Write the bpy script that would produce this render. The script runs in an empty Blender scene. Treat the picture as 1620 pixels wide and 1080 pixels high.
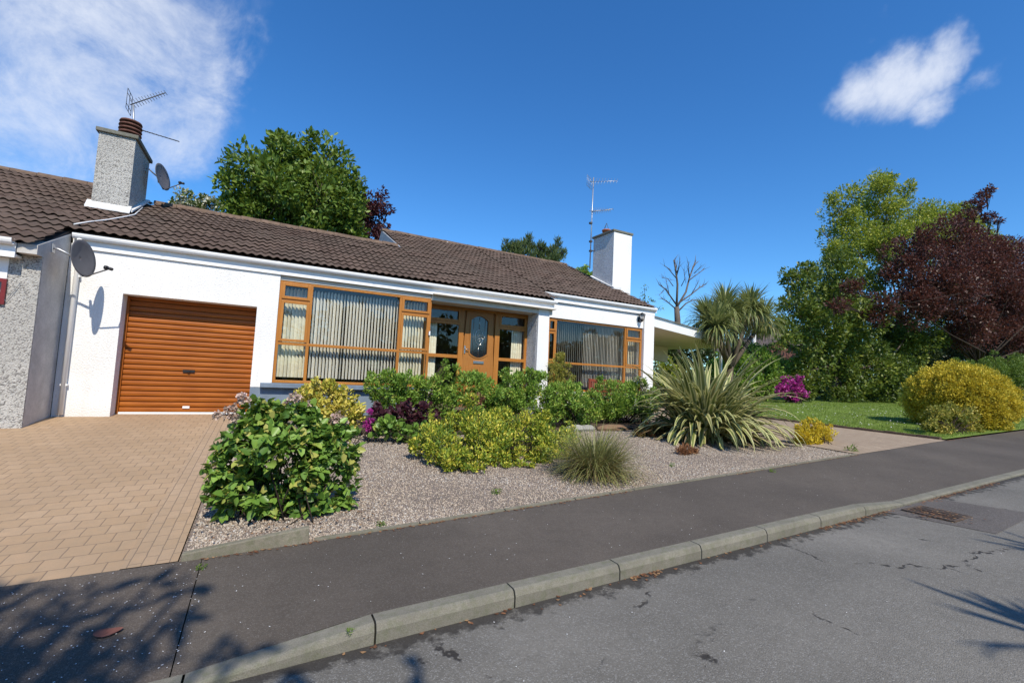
import bpy, math
import numpy as np
from mathutils import Matrix, Vector

S = bpy.context.scene
COL = S.collection

# ------------------------------------------------------------------ camera
F_PX, YAW, PITCH, ROLL = 722.74, math.radians(28.169), math.radians(4.117), math.radians(2.765)
_cy, _sy, _cp, _sp = math.cos(YAW), math.sin(YAW), math.cos(PITCH), math.sin(PITCH)
FW = np.array([_sy*_cp, _cy*_cp, _sp])
_r0 = np.array([_cy, -_sy, 0.0]); _u0 = np.cross(_r0, FW)
RT = math.cos(ROLL)*_r0 + math.sin(ROLL)*_u0
UP = -math.sin(ROLL)*_r0 + math.cos(ROLL)*_u0
cam_d = bpy.data.cameras.new('camera'); cam = bpy.data.objects.new('camera', cam_d); COL.objects.link(cam)
cam_d.sensor_width = 36; cam_d.lens = F_PX/1620*36; cam_d.clip_start = 0.05; cam_d.clip_end = 3000
cam.matrix_world = Matrix(((RT[0], UP[0], -FW[0], 0), (RT[1], UP[1], -FW[1], 0), (RT[2], UP[2], -FW[2], 0), (0, 0, 0, 1)))
S.camera = cam

# ------------------------------------------------------------------ light, sky, exposure
SUN_TO = np.array([-0.10, -1.0, 1.10]); SUN_TO /= np.linalg.norm(SUN_TO)
sun_d = bpy.data.lights.new('sun', 'SUN'); sun = bpy.data.objects.new('sun', sun_d); COL.objects.link(sun)
sun_d.energy = 4.9; sun_d.angle = math.radians(0.53); sun_d.color = (1.0, 0.92, 0.785)
sun.rotation_euler = Vector(-SUN_TO).to_track_quat('-Z', 'Y').to_euler()
S.view_settings.view_transform = 'Standard'; S.view_settings.look = 'None'
S.view_settings.exposure = 0.08; S.view_settings.gamma = 1.0

def at(x, y, Y):
    d = FW + RT*(x-810)/F_PX - UP*(y-540)/F_PX
    return d*(Y/d[1])
def pdir(x, y):
    d = FW + RT*(x-810)/F_PX - UP*(y-540)/F_PX
    return d/np.linalg.norm(d)

class NT:
    def __init__(s, tree): s.t = tree; tree.nodes.clear()
    def n(s, typ, ins=None, **kw):
        nd = s.t.nodes.new(typ)
        for k, v in kw.items(): setattr(nd, k, v)
        for k, v in (ins or {}).items():
            sk = nd.inputs[k]
            if isinstance(v, bpy.types.NodeSocket): s.t.links.new(v, sk)
            elif isinstance(v, bpy.types.Node): s.t.links.new(v.outputs[0], sk)
            else: sk.default_value = v
        return nd
    def math(s, op, a, b=0.0, c=0.0, clamp=False):
        return s.n('ShaderNodeMath', {0: a, 1: b, 2: c}, operation=op, use_clamp=clamp).outputs[0]
    def mix(s, f, a, b, mode='MIX'):
        nd = s.n('ShaderNodeMix', None, data_type='RGBA', blend_type=mode)
        for sk, v in ((nd.inputs[0], f), (nd.inputs[6], a), (nd.inputs[7], b)):
            if isinstance(v, bpy.types.NodeSocket): s.t.links.new(v, sk)
            elif isinstance(v, (int, float)): sk.default_value = v
            else: sk.default_value = (*v, 1) if len(v) == 3 else v
        return nd.outputs[2]
    def ramp(s, f, stops, interp='LINEAR'):
        nd = s.n('ShaderNodeValToRGB', {0: f}); cr = nd.color_ramp; cr.interpolation = interp
        while len(cr.elements) < len(stops): cr.elements.new(0.5)
        for e, (p, c) in zip(cr.elements, stops):
            e.position = p; e.color = (c, c, c, 1) if isinstance(c, (int, float)) else (*c, 1)
        return nd.outputs[0]
    def noise(s, vec, scale, detail=4, rough=0.55, dist=0.0, dim='3D'):
        return s.n('ShaderNodeTexNoise', {'Vector': vec, 'Scale': scale, 'Detail': detail, 'Roughness': rough, 'Distortion': dist}, noise_dimensions=dim)
    def sstep(s, v, a, b):
        return s.n('ShaderNodeMapRange', {0: v, 1: a, 2: b, 3: 0.0, 4: 1.0}, interpolation_type='SMOOTHSTEP').outputs[0]

W = bpy.data.worlds.new('World'); S.world = W; W.use_nodes = True
def build_world():
    t = NT(W.node_tree)
    sky = t.n('ShaderNodeTexSky', None, sky_type='NISHITA', sun_disc=False, sun_elevation=math.asin(SUN_TO[2]),
              sun_rotation=math.atan2(SUN_TO[0], SUN_TO[1]), altitude=50, air_density=1.0, dust_density=0.25, ozone_density=2.0)
    hs = t.n('ShaderNodeHueSaturation', {'Hue': 0.5, 'Saturation': 1.25, 'Value': 1.35, 'Fac': 1.0, 'Color': sky.outputs[0]})
    blue = t.mix(1.0, hs.outputs[0], (0.70, 1.05, 1.31), 'MULTIPLY')
    co = t.n('ShaderNodeTexCoord').outputs['Generated']
    # clouds: patches in chosen directions of the sky, torn by noise
    wob = t.noise(co, 5.0, 5, 0.6)
    wv = t.n('ShaderNodeVectorMath', {0: wob.outputs['Color'], 1: (0.5, 0.5, 0.5)}, operation='SUBTRACT')
    wv = t.n('ShaderNodeVectorMath', {0: wv.outputs[0], 'Scale': 0.16}, operation='SCALE')
    wco = t.n('ShaderNodeVectorMath', {0: co, 1: wv.outputs[0]}, operation='ADD').outputs[0]
    total = None
    for (x, y, r, a) in ((10, 60, 0.26, .74), (110, 90, 0.22, .74), (220, 40, 0.19, .68), (300, 60, 0.12, .5), (60, 170, 0.18, .5),
                         (180, 150, 0.15, .58), (235, 190, 0.13, .55), (-120, 60, 0.3, .66), (260, 235, 0.10, .42), (425, 70, 0.035, .28),
                         (1375, 135, 0.062, .8), (1430, 115, 0.078, 1.0), (1480, 80, 0.062, .95), (1490, 145, 0.055, .85), (1505, 40, 0.045, .8),
                         (1580, 130, 0.045, .4), (1375, 8, 0.035, .4), (1150, 304, .028, .1), (1180, 293, .028, .12), (760, 372, .06, .12), (640, 355, .04, .2), (1380, 268, .03, .3)):
        d = pdir(x, y)
        ds = t.n('ShaderNodeVectorMath', {0: wco, 1: tuple(d)}, operation='DISTANCE').outputs['Value']
        m = t.math('MULTIPLY', t.sstep(ds, r*1.28, r*0.05), a)
        total = m if total is None else t.math('MAXIMUM', total, m)
    nz = t.noise(co, 6.0, 10, 0.64, 0.5).outputs[0]; nf = t.noise(co, 26.0, 8, 0.7, 0.3).outputs[0]
    mixn = t.math('ADD', t.math('MULTIPLY', t.math('SUBTRACT', nz, 0.5), 1.9), t.math('MULTIPLY', t.math('SUBTRACT', nf, 0.5), 0.38))
    dens = t.math('MULTIPLY', t.sstep(t.math('ADD', t.math('MULTIPLY', total, 1.05), t.math('MULTIPLY', mixn, t.sstep(total, 0.0, 0.3))), 0.12, 1.15), 0.86)
    col = t.mix(dens, blue, (8.2, 8.7, 9.7))
    bg = t.n('ShaderNodeBackground', {'Color': col, 'Strength': 0.1})
    t.n('ShaderNodeOutputWorld', {0: bg.outputs[0]})
build_world()

# ------------------------------------------------------------------ mesh helpers
def link(o, parent=None):
    COL.objects.link(o)
    if parent is not None:
        o.parent = parent
        o.matrix_parent_inverse = Matrix.Identity(4)
    return o
def tag(o, label=None, cat=None, group=None, kind=None):
    if label: o['label'] = label
    if cat: o['category'] = cat
    if group: o['group'] = group
    if kind: o['kind'] = kind
    return o
def thing(name, label, cat, group=None, loc=(0, 0, 0)):
    o = bpy.data.objects.new(name, None); o.empty_display_size = 0.2; o.location = loc
    link(o); return tag(o, label, cat, group)
def fast_mesh(name, V, Fc, mat, parent=None, tone=None, smooth=False, across=None):
    V = np.asarray(V, np.float32); Fc = np.asarray(Fc, np.int32); m, k = Fc.shape
    if parent is not None:
        V = V - np.array(parent_loc(parent), np.float32)
    me = bpy.data.meshes.new(name)
    me.vertices.add(len(V)); me.vertices.foreach_set('co', V.ravel())
    me.loops.add(m*k); me.loops.foreach_set('vertex_index', Fc.ravel())
    me.polygons.add(m); me.polygons.foreach_set('loop_start', np.arange(0, m*k, k, dtype=np.int32))
    me.update(calc_edges=True)
    if smooth: me.polygons.foreach_set('use_smooth', np.ones(m, bool))
    if tone is not None:
        a = me.attributes.new('tone', 'FLOAT', 'FACE'); a.data.foreach_set('value', np.asarray(tone, np.float32))
    if across is not None:
        a = me.attributes.new('across', 'FLOAT', 'POINT'); a.data.foreach_set('value', np.asarray(across, np.float32))
    me.materials.append(mat)
    return link(bpy.data.objects.new(name, me), parent)
def parent_loc(p):
    l = np.zeros(3)
    while p is not None:
        l = l + np.array(p.location); p = p.parent
    return l
class MB:
    def __init__(s): s.v = []; s.f = []; s.sm = []
    def add(s, vs, fs, smooth=False):
        b = len(s.v); s.v += [tuple(map(float, p)) for p in vs]
        for f in fs: s.f.append(tuple(b+i for i in f)); s.sm.append(smooth)
        return s
    def box(s, x0, x1, y0, y1, z0, z1):
        return s.add([(x0, y0, z0), (x1, y0, z0), (x1, y1, z0), (x0, y1, z0), (x0, y0, z1), (x1, y0, z1), (x1, y1, z1), (x0, y1, z1)],
                     [(0, 3, 2, 1), (4, 5, 6, 7), (0, 1, 5, 4), (1, 2, 6, 5), (2, 3, 7, 6), (3, 0, 4, 7)])
    def prism(s, pts, ext):          # closed polygon pts (3-D) extruded by vector ext
        n = len(pts); p = [np.array(q, float) for q in pts]; e = np.array(ext, float)
        return s.add(p+[q+e for q in p], [tuple(range(n))[::-1], tuple(range(n, 2*n))]+[(i, (i+1) % n, n+(i+1) % n, n+i) for i in range(n)])
    def tube(s, pts, rad, sides=8, cap=True):
        pts = [np.array(p, float) for p in pts]; n = len(pts)
        rad = [rad]*n if isinstance(rad, (int, float)) else list(rad)
        vs = []; fs = []; ref = None
        for i, p in enumerate(pts):
            d = pts[min(i+1, n-1)]-pts[max(i-1, 0)]; d /= (np.linalg.norm(d)+1e-9)
            if ref is None: ref = np.array([0, 0, 1.]) if abs(d[2]) < .9 else np.array([1., 0, 0])
            a = np.cross(d, ref); a /= (np.linalg.norm(a)+1e-9); b = np.cross(d, a); ref = np.cross(a, d)
            for k in range(sides):
                t = 2*math.pi*k/sides; vs.append(p+rad[i]*(math.cos(t)*a+math.sin(t)*b))
        for i in range(n-1):
            for k in range(sides):
                k2 = (k+1) % sides; fs.append((i*sides+k, i*sides+k2, (i+1)*sides+k2, (i+1)*sides+k))
        s.add(vs, fs, True)
        if cap:
            b = len(s.v)-len(vs)
            s.f.append(tuple(b+k for k in range(sides))[::-1]); s.sm.append(False)
            s.f.append(tuple(b+(n-1)*sides+k for k in range(sides))); s.sm.append(False)
        return s
    def lathe(s, c, prof, sides=20):
        vs = []; fs = []
        for (r, z) in prof:
            for k in range(sides):
                t = 2*math.pi*k/sides; vs.append((c[0]+r*math.cos(t), c[1]+r*math.sin(t), c[2]+z))
        for i in range(len(prof)-1):
            for k in range(sides):
                k2 = (k+1) % sides; fs.append((i*sides+k, i*sides+k2, (i+1)*sides+k2, (i+1)*sides+k))
        return s.add(vs, fs, True)
    def build(s, name, mat, parent=None, bevel=0.0):
        me = bpy.data.meshes.new(name)
        v = np.array(s.v)
        if parent is not None: v = v - parent_loc(parent)
        me.from_pydata([tuple(p) for p in v], [], s.f)
        me.polygons.foreach_set('use_smooth', s.sm)
        me.materials.append(mat); me.update()
        o = link(bpy.data.objects.new(name, me), parent)
        if bevel:
            b = o.modifiers.new('bevel', 'BEVEL'); b.width = bevel; b.segments = 2; b.limit_method = 'ANGLE'
        return o

# ------------------------------------------------------------------ materials
def new_mat(name):
    m = bpy.data.materials.new(name); m.use_nodes = True
    return m, NT(m.node_tree)
def finish(t, color, rough=0.8, bump=None, bstr=0.3, bdist=0.01, spec=0.3, metal=0.0, extra=None):
    ins = {'Base Color': color if isinstance(color, bpy.types.NodeSocket) else (*color, 1), 'Roughness': rough, 'Specular IOR Level': spec, 'Metallic': metal}
    if bump is not None:
        b = t.n('ShaderNodeBump', {'Strength': bstr, 'Distance': bdist, 'Height': bump}); ins['Normal'] = b.outputs[0]
    p = t.n('ShaderNodeBsdfPrincipled', ins); t.n('ShaderNodeOutputMaterial', {0: p.outputs[0]}); return p
def pos(t): return t.n('ShaderNodeNewGeometry').outputs['Position']
def mat_plain(name, c, rough=0.5, var=0.12, scale=6, spec=0.4, metal=0.0, bump=0.0):
    m, t = new_mat(name); p = pos(t)
    n = t.noise(p, scale, 5).outputs[0]
    col = t.mix(t.ramp(n, [(0.3, 0.0), (0.7, 1.0)]), [x*(1-var) for x in c], [min(1, x*(1+var)) for x in c])
    finish(t, col, rough, t.noise(p, scale*12, 3).outputs[0] if bump else None, bump, 0.004, spec, metal); return m
def mat_render_wall():
    m, t = new_mat('white_render'); p = pos(t)
    n1 = t.noise(p, 42, 4, 0.65).outputs[0]; n2 = t.noise(p, 1.1, 5).outputs[0]
    v = t.n('ShaderNodeTexVoronoi', {'Vector': p, 'Scale': 46.0}).outputs['Distance']
    c = t.mix(t.ramp(n2, [(0.38, 0.0), (0.75, 0.7)]), (0.83, 0.82, 0.80), (0.70, 0.69, 0.665))
    sp = t.n('ShaderNodeSeparateXYZ', {0: p}).outputs[2]
    st = t.math('MULTIPLY', t.sstep(t.math('ADD', sp, t.math('MULTIPLY', n2, 0.35)), -0.6, -1.0), 0.4)
    c = t.mix(st, c, (0.56, 0.52, 0.47))
    stn = t.noise(t.n('ShaderNodeVectorMath', {0: p, 1: (9, 9, .7)}, operation='MULTIPLY').outputs[0], 1.0, 5, .65).outputs[0]
    c = t.mix(t.math('MULTIPLY', t.sstep(stn, .52, .75), .22), c, (0.52, 0.51, 0.47))
    finish(t, c, 0.9, t.math('ADD', n1, t.math('MULTIPLY', v, 0.9)), 0.55, 0.012, 0.2); return m
def mat_pebble(name, base, dark, scale=55, bs=0.8, frac=0.42):
    m, t = new_mat(name); p = pos(t)
    v = t.n('ShaderNodeTexVoronoi', {'Vector': p, 'Scale': float(scale)})
    hv = t.n('ShaderNodeSeparateColor', {0: v.outputs['Color']}).outputs[0]
    n2 = t.noise(p, 1.3, 4).outputs[0]
    c = t.mix(t.ramp(hv, [(0.0, 1.0), (frac, 0.0)]), base, dark)
    c = t.mix(t.ramp(n2, [(0.35, 0.0), (0.8, 0.5)]), c, [x*0.6 for x in base])
    finish(t, c, 0.92, t.math('SUBTRACT', 1.0, v.outputs['Distance']), bs, 0.02, 0.2); return m
def mat_tiles():
    m, t = new_mat('concrete_roof_tile'); p = pos(t)
    n1 = t.noise(p, 60, 4, 0.7).outputs[0]; n2 = t.noise(p, 0.9, 6, 0.6).outputs[0]; n3 = t.noise(p, 7, 4).outputs[0]
    sc = t.n('ShaderNodeVectorMath', {0: p, 1: (3.33, 3.2, 0)}, operation='MULTIPLY').outputs[0]
    wn = t.n('ShaderNodeTexWhiteNoise', {0: t.n('ShaderNodeVectorMath', {0: sc}, operation='FLOOR').outputs[0]}, noise_dimensions='3D').outputs[0]
    c = t.mix(wn, (0.082, 0.054, 0.043), (0.125, 0.086, 0.068))
    c = t.mix(t.ramp(n2, [(0.35, 0.0), (0.75, 0.7)]), c, (0.085, 0.068, 0.055))
    c = t.mix(t.ramp(n3, [(0.62, 0.0), (0.8, 0.35)]), c, (0.17, 0.15, 0.115))
    finish(t, c, 0.9, n1, 0.5, 0.006, 0.25); return m
def mat_wood_pvc(name, c0, c1, horizontal=False):
    m, t = new_mat(name); p = pos(t)
    sc = (2.2, 40, 40) if horizontal else (40, 40, 2.2)
    q = t.n('ShaderNodeVectorMath', {0: p, 1: sc}, operation='MULTIPLY').outputs[0]
    n = t.noise(q, 1.0, 5, 0.6, 0.6).outputs[0]
    c = t.mix(t.ramp(n, [(0.3, 0.0), (0.7, 1.0)]), c0, c1)
    finish(t, t.mix(t.ramp(t.noise(p, 1.7, 4).outputs[0], [(.35, 0.0), (.75, .5)]), c, [x*.8 for x in c0]), 0.42, n, 0.08, 0.002, 0.3); return m
def mat_glass(name='window_glass', tint=(0.97, 0.98, 0.97), f0=0.03):
    m, t = new_mat(name)
    n = t.noise(pos(t), 1.6, 2).outputs[0]
    b = t.n('ShaderNodeBump', {'Strength': 0.12, 'Distance': 0.012, 'Height': n}).outputs[0]
    dt = t.n('ShaderNodeVectorMath', {0: t.n('ShaderNodeNewGeometry').outputs['Incoming'], 1: b}, operation='DOT_PRODUCT').outputs['Value']
    sch = t.math('POWER', t.math('SUBTRACT', 1.0, t.math('ABSOLUTE', dt), clamp=True), 5.0)
    f = t.math('ADD', t.math('MULTIPLY', sch, 0.9), f0, clamp=True)
    tr = t.n('ShaderNodeBsdfTransparent', {0: (*tint, 1)}); gl = t.n('ShaderNodeBsdfGlossy', {'Color': (1, 1, 1, 1), 'Roughness': 0.015, 'Normal': b})
    mx = t.n('ShaderNodeMixShader', {0: f, 1: tr.outputs[0], 2: gl.outputs[0]}); t.n('ShaderNodeOutputMaterial', {0: mx.outputs[0]}); return m
def mat_pavers(name, w, h, c0, c1, mortar, ms=0.012, rot=0.0):
    m, t = new_mat(name); p = pos(t)
    mp = t.n('ShaderNodeMapping', {'Vector': p, 'Rotation': (0, 0, rot)}).outputs[0]
    ds = t.n('ShaderNodeVectorMath', {0: t.noise(p, 9, 2).outputs['Color'], 'Scale': 0.012}, operation='SCALE').outputs[0]
    mp = t.n('ShaderNodeVectorMath', {0: mp, 1: ds}, operation='ADD').outputs[0]
    br = t.n('ShaderNodeTexBrick', {'Vector': mp, 'Color1': (0, 0, 0, 1), 'Color2': (1, 1, 1, 1), 'Mortar': (0.5, 0.5, 0.5, 1), 'Scale': 1.0, 'Mortar Size': ms/2,
                                    'Mortar Smooth': 0.3, 'Bias': 0.0, 'Brick Width': w, 'Row Height': h}, offset=0.5, squash=1.0)
    n1 = t.noise(p, 120, 3, 0.7).outputs[0]; n2 = t.noise(p, 0.8, 5, 0.6).outputs[0]; n3 = t.noise(p, 14, 4).outputs[0]
    c = t.mix(br.outputs['Color'], c0, c1)
    c = t.mix(t.ramp(n2, [(0.35, 0.0), (0.72, 0.55)]), c, [x*0.72 for x in c0])
    c = t.mix(t.ramp(n3, [(0.35, 0.25), (0.7, 0.0)]), c, (0.25, 0.21, 0.15))
    c = t.mix(t.ramp(n1, [(0.3, 0.25), (0.7, 0.0)]), c, [x*0.55 for x in c0])
    c = t.mix(br.outputs['Fac'], c, mortar)
    hgt = t.math('ADD', t.math('MULTIPLY', t.math('SUBTRACT', 1.0, br.outputs['Fac']), 1.0), t.math('MULTIPLY', n1, 0.3))
    finish(t, c, 0.9, hgt, 0.7, 0.008, 0.2); return m
def mat_tarmac(name, c, speck, crack=False, sc=170, amount=0.66):
    m, t = new_mat(name); p = pos(t)
    v = t.n('ShaderNodeTexVoronoi', {'Vector': p, 'Scale': float(sc)})
    hv = t.n('ShaderNodeSeparateColor', {0: v.outputs['Color']}).outputs[0]
    n2 = t.noise(p, 0.7, 6, 0.6).outputs[0]; n3 = t.noise(p, 9, 5, 0.65).outputs[0]; n4 = t.noise(p, 60, 3).outputs[0]
    cc = t.mix(t.ramp(n2, [(0.3, 0.0), (0.75, 1.0)]), [x*0.72 for x in c], [x*1.25 for x in c])
    cc = t.mix(t.ramp(n3, [(0.3, 0.4), (0.55, 0.0)]), cc, [x*0.72 for x in c])
    cc = t.mix(t.ramp(hv, [(amount, 0.0), (1.0, 0.6)]), cc, speck)
    cc = t.mix(t.ramp(n4, [(0.3, 0.35), (0.55, 0.0)]), cc, [x*0.5 for x in c])
    hgt = t.math('SUBTRACT', t.math('MULTIPLY', n4, 0.6), v.outputs['Distance'])
    if crack:
        # old wear: broken dark patches and hairline cracks along the gutter
        w = t.noise(p, 2.3, 5, 0.6).outputs['Color']
        q = t.n('ShaderNodeVectorMath', {0: p, 1: t.n('ShaderNodeVectorMath', {0: w, 'Scale': 0.55}, operation='SCALE').outputs[0]}, operation='ADD').outputs[0]
        e = t.n('ShaderNodeTexVoronoi', {'Vector': q, 'Scale': 0.75}, feature='DISTANCE_TO_EDGE').outputs['Distance']
        g = t.noise(p, 1.5, 3).outputs[0]
        k = t.math('MULTIPLY', t.sstep(e, 0.016, 0.004), t.sstep(g, 0.50, 0.58))
        k = t.math('MULTIPLY', k, t.sstep(t.noise(p, 11, 3).outputs[0], 0.42, 0.55))
        y = t.n('ShaderNodeSeparateXYZ', {0: p}).outputs[1]
        gut = t.sstep(t.math('ADD', y, t.math('MULTIPLY', t.math('SUBTRACT', n3, 0.5), 0.5)), 2.60, 2.70)
        k = t.math('MAXIMUM', t.math('MULTIPLY', k, 0.9), t.math('MULTIPLY', gut, 0.8))
        cc = t.mix(k, cc, (0.022, 0.019, 0.017))
        hgt = t.math('SUBTRACT', hgt, t.math('MULTIPLY', k, 1.5))
    finish(t, cc, 0.88, hgt, 0.6, 0.006, 0.25); return m
def mat_concrete(name, c, moss=0.3):
    m, t = new_mat(name); p = pos(t)
    n1 = t.noise(p, 150, 3, 0.7).outputs[0]; n2 = t.noise(p, 3.5, 6, 0.65).outputs[0]; n3 = t.noise(p, 22, 4).outputs[0]
    cc = t.mix(t.ramp(n2, [(0.3, 0.0), (0.7, 1.0)]), [x*0.75 for x in c], [x*1.12 for x in c])
    cc = t.mix(t.ramp(n1, [(0.35, 0.6), (0.6, 0.0)]), cc, [x*0.5 for x in c])
    cc = t.mix(t.math('MULTIPLY', t.ramp(n3, [(0.45, 0.0), (0.7, 1.0)]), moss), cc, (0.10, 0.115, 0.055))
    finish(t, cc, 0.92, n1, 0.6, 0.005, 0.2); return m
def mat_leaf(name, stops, trans=0.3, rough=0.45, tcol=None, spec=0.35):
    m, t = new_mat(name)
    a = t.n('ShaderNodeAttribute', None, attribute_name='tone').outputs['Fac']
    c = t.ramp(a, stops)
    p = t.n('ShaderNodeBsdfPrincipled', {'Base Color': c, 'Roughness': rough, 'Specular IOR Level': spec})
    tc = t.mix(0.5, c, tcol or (0.25, 0.32, 0.03))
    tr = t.n('ShaderNodeBsdfTranslucent', {0: tc})
    mx = t.n('ShaderNodeMixShader', {0: trans, 1: p.outputs[0], 2: tr.outputs[0]})
    t.n('ShaderNodeOutputMaterial', {0: mx.outputs[0]}); return m
def mat_tone(name, stops, rough=0.85):
    m, t = new_mat(name)
    finish(t, t.ramp(t.n('ShaderNodeAttribute', None, attribute_name='tone').outputs['Fac'], stops), rough, spec=0.25); return m
def mat_strap(name, mid, edge, w=0.55, trans=0.15):
    m, t = new_mat(name)
    ac = t.math('ABSOLUTE', t.n('ShaderNodeAttribute', None, attribute_name='across').outputs['Fac'])
    tn = t.n('ShaderNodeAttribute', None, attribute_name='tone').outputs['Fac']
    c = t.mix(t.sstep(ac, w-0.12, w+0.12), mid, edge)
    c = t.mix(t.ramp(tn, [(0.0, 0.3), (0.4, 0.0), (0.85, 0.0), (1.0, 0.45)]), c, t.mix(tn, [x*0.5 for x in mid], (0.36, 0.24, 0.11)))
    p = t.n('ShaderNodeBsdfPrincipled', {'Base Color': c, 'Roughness': 0.42, 'Specular IOR Level': 0.45})
    tr = t.n('ShaderNodeBsdfTranslucent', {0: c}); mx = t.n('ShaderNodeMixShader', {0: trans, 1: p.outputs[0], 2: tr.outputs[0]})
    t.n('ShaderNodeOutputMaterial', {0: mx.outputs[0]}); return m
def mat_bark(name, c):
    m, t = new_mat(name); p = pos(t)
    n = t.noise(t.n('ShaderNodeVectorMath', {0: p, 1: (9, 9, 2.5)}, operation='MULTIPLY').outputs[0], 1.0, 6, 0.7).outputs[0]
    finish(t, t.mix(n, [x*0.5 for x in c], [x*1.4 for x in c]), 0.95, n, 0.8, 0.03, 0.1); return m

M = {}
M['render'] = mat_render_wall()
M['pebble'] = mat_pebble('grey_pebbledash', (0.52, 0.50, 0.46), (0.16, 0.15, 0.14), 60, 0.7, 0.5)
M['pebble_white'] = mat_pebble('white_pebbledash', (0.74, 0.74, 0.74), (0.42, 0.43, 0.45), 42, 1.0, 0.5)
M['fin'] = mat_concrete('weathered_render', (0.64, 0.61, 0.57), 0.12)
M['tile'] = mat_tiles()
M['white_pvc'] = mat_plain('white_pvc', (0.82, 0.82, 0.81), 0.35, 0.03, 3, 0.45)
M['white_paint'] = mat_plain('white_paint', (0.80, 0.80, 0.79), 0.55, 0.04, 2)
M['soffit'] = mat_plain('cream_soffit', (0.64, 0.585, 0.50), 0.7, 0.06, 2)
M['oak'] = mat_wood_pvc('golden_oak_pvc', (0.36, 0.135, 0.022), (0.47, 0.20, 0.042))
M['door_oak'] = mat_wood_pvc('oak_door_skin', (0.34, 0.135, 0.026), (0.42, 0.18, 0.042))
M['roller'] = mat_wood_pvc('oak_roller_slats', (0.27, 0.070, 0.007), (0.42, 0.128, 0.015), True)
M['glass'] = mat_glass()
M['blind'] = mat_plain('cream_blind', (0.80, 0.75, 0.65), 0.75, 0.05, 1.0)
M['curtain'] = mat_plain('cream_curtain', (0.78, 0.72, 0.55), 0.85, 0.1, 9)
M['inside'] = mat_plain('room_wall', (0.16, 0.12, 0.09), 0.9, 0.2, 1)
M['plinth'] = mat_plain('blue_grey_plinth', (0.17, 0.215, 0.27), 0.7, 0.15, 4, 0.3, 0, 0.3)
M['lead'] = mat_plain('lead_flashing', (0.34, 0.35, 0.37), 0.55, 0.2, 5)
M['flash'] = mat_plain('pale_flashing', (0.66, 0.65, 0.63), 0.6, 0.15, 8)
M['terracotta'] = mat_plain('terracotta', (0.36, 0.12, 0.06), 0.8, 0.25, 12)
M['pot_dark'] = mat_plain('sooty_terracotta', (0.13, 0.055, 0.038), 0.85, 0.3, 12)
M['capstone'] = mat_concrete('mossy_cap', (0.21, 0.20, 0.17), 0.6)
M['metal'] = mat_plain('galvanised_steel', (0.42, 0.43, 0.44), 0.4, 0.1, 20, 0.5, 0.7)
M['dark_metal'] = mat_plain('dark_grey_metal', (0.07, 0.07, 0.075), 0.5, 0.1, 20, 0.4)
M['dish'] = mat_plain('grey_dish_coat', (0.105, 0.10, 0.105), 0.55, 0.08, 9)
M['black'] = mat_plain('black_plastic', (0.02, 0.02, 0.022), 0.4, 0.1, 20)
M['chrome'] = mat_plain('brushed_steel', (0.6, 0.58, 0.54), 0.25, 0.05, 20, 0.5, 0.9)
M['red_frame'] = mat_plain('dark_red_frame', (0.17, 0.018, 0.018), 0.45, 0.1, 9)
M['bench'] = mat_plain('red_stained_wood', (0.24, 0.05, 0.022), 0.55, 0.2, 9)
M['paver'] = mat_pavers('sandy_block_paving', 0.158, 0.187, (0.425, 0.288, 0.172), (0.475, 0.328, 0.205), (0.22, 0.16, 0.11), 0.008)
M['paver_edge'] = mat_pavers('sandy_edge_blocks', 0.19, 0.082, (0.42, 0.29, 0.18), (0.465, 0.325, 0.21), (0.22, 0.165, 0.115), 0.007, math.pi/2)
M['paver2'] = mat_pavers('tan_block_paving', 0.2, 0.1, (0.36, 0.27, 0.19), (0.43, 0.33, 0.235), (0.2, 0.155, 0.11), 0.012)
M['road'] = mat_tarmac('road_asphalt', (0.172, 0.160, 0.138), (0.31, 0.30, 0.28), True, 150, .74)
M['path'] = mat_tarmac('footpath_asphalt', (0.103, 0.086, 0.070), (0.17, 0.155, 0.14), False, 190, 0.75)
M['path_old'] = mat_tarmac('old_footpath_asphalt', (0.094, 0.077, 0.063), (0.17, 0.15, 0.135), False, 150, 0.7)
M['patch'] = mat_tarmac('road_patch_asphalt', (0.115, 0.10, 0.09), (0.24, 0.23, 0.21), False)
M['kerb'] = mat_concrete('kerb_concrete', (0.225, 0.21, 0.168), 0.4)
M['edging'] = mat_concrete('old_concrete_edging', (0.25, 0.225, 0.17), 0.5)
M['brick_edge'] = mat_concrete('brown_brick_edging', (0.13, 0.085, 0.06), 0.25)
M['soil'] = mat_plain('soil_and_rough_grass', (0.055, 0.06, 0.025), 0.95, 0.4, 2, 0.1)
M['gravel_base'] = mat_pebble('gravel_ground', (0.33, 0.265, 0.22), (0.15, 0.125, 0.105), 70, 1.0, 0.6)
M['gravel'] = mat_tone('gravel_chips', [(0.0, (0.20, 0.17, 0.14)), (0.25, (0.32, 0.26, 0.205)), (0.6, (0.44, 0.36, 0.28)), (0.85, (0.50, 0.425, 0.335)), (0.93, (0.38, 0.37, 0.345)), (1.0, (0.62, 0.57, 0.5))])
M['bark'] = mat_bark('grey_bark', (0.12, 0.095, 0.07))
M['bark_pale'] = mat_bark('pale_branch_bark', (0.15, 0.125, 0.105))
M['twig'] = mat_bark('twig_bark', (0.052, 0.040, 0.031))

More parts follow.
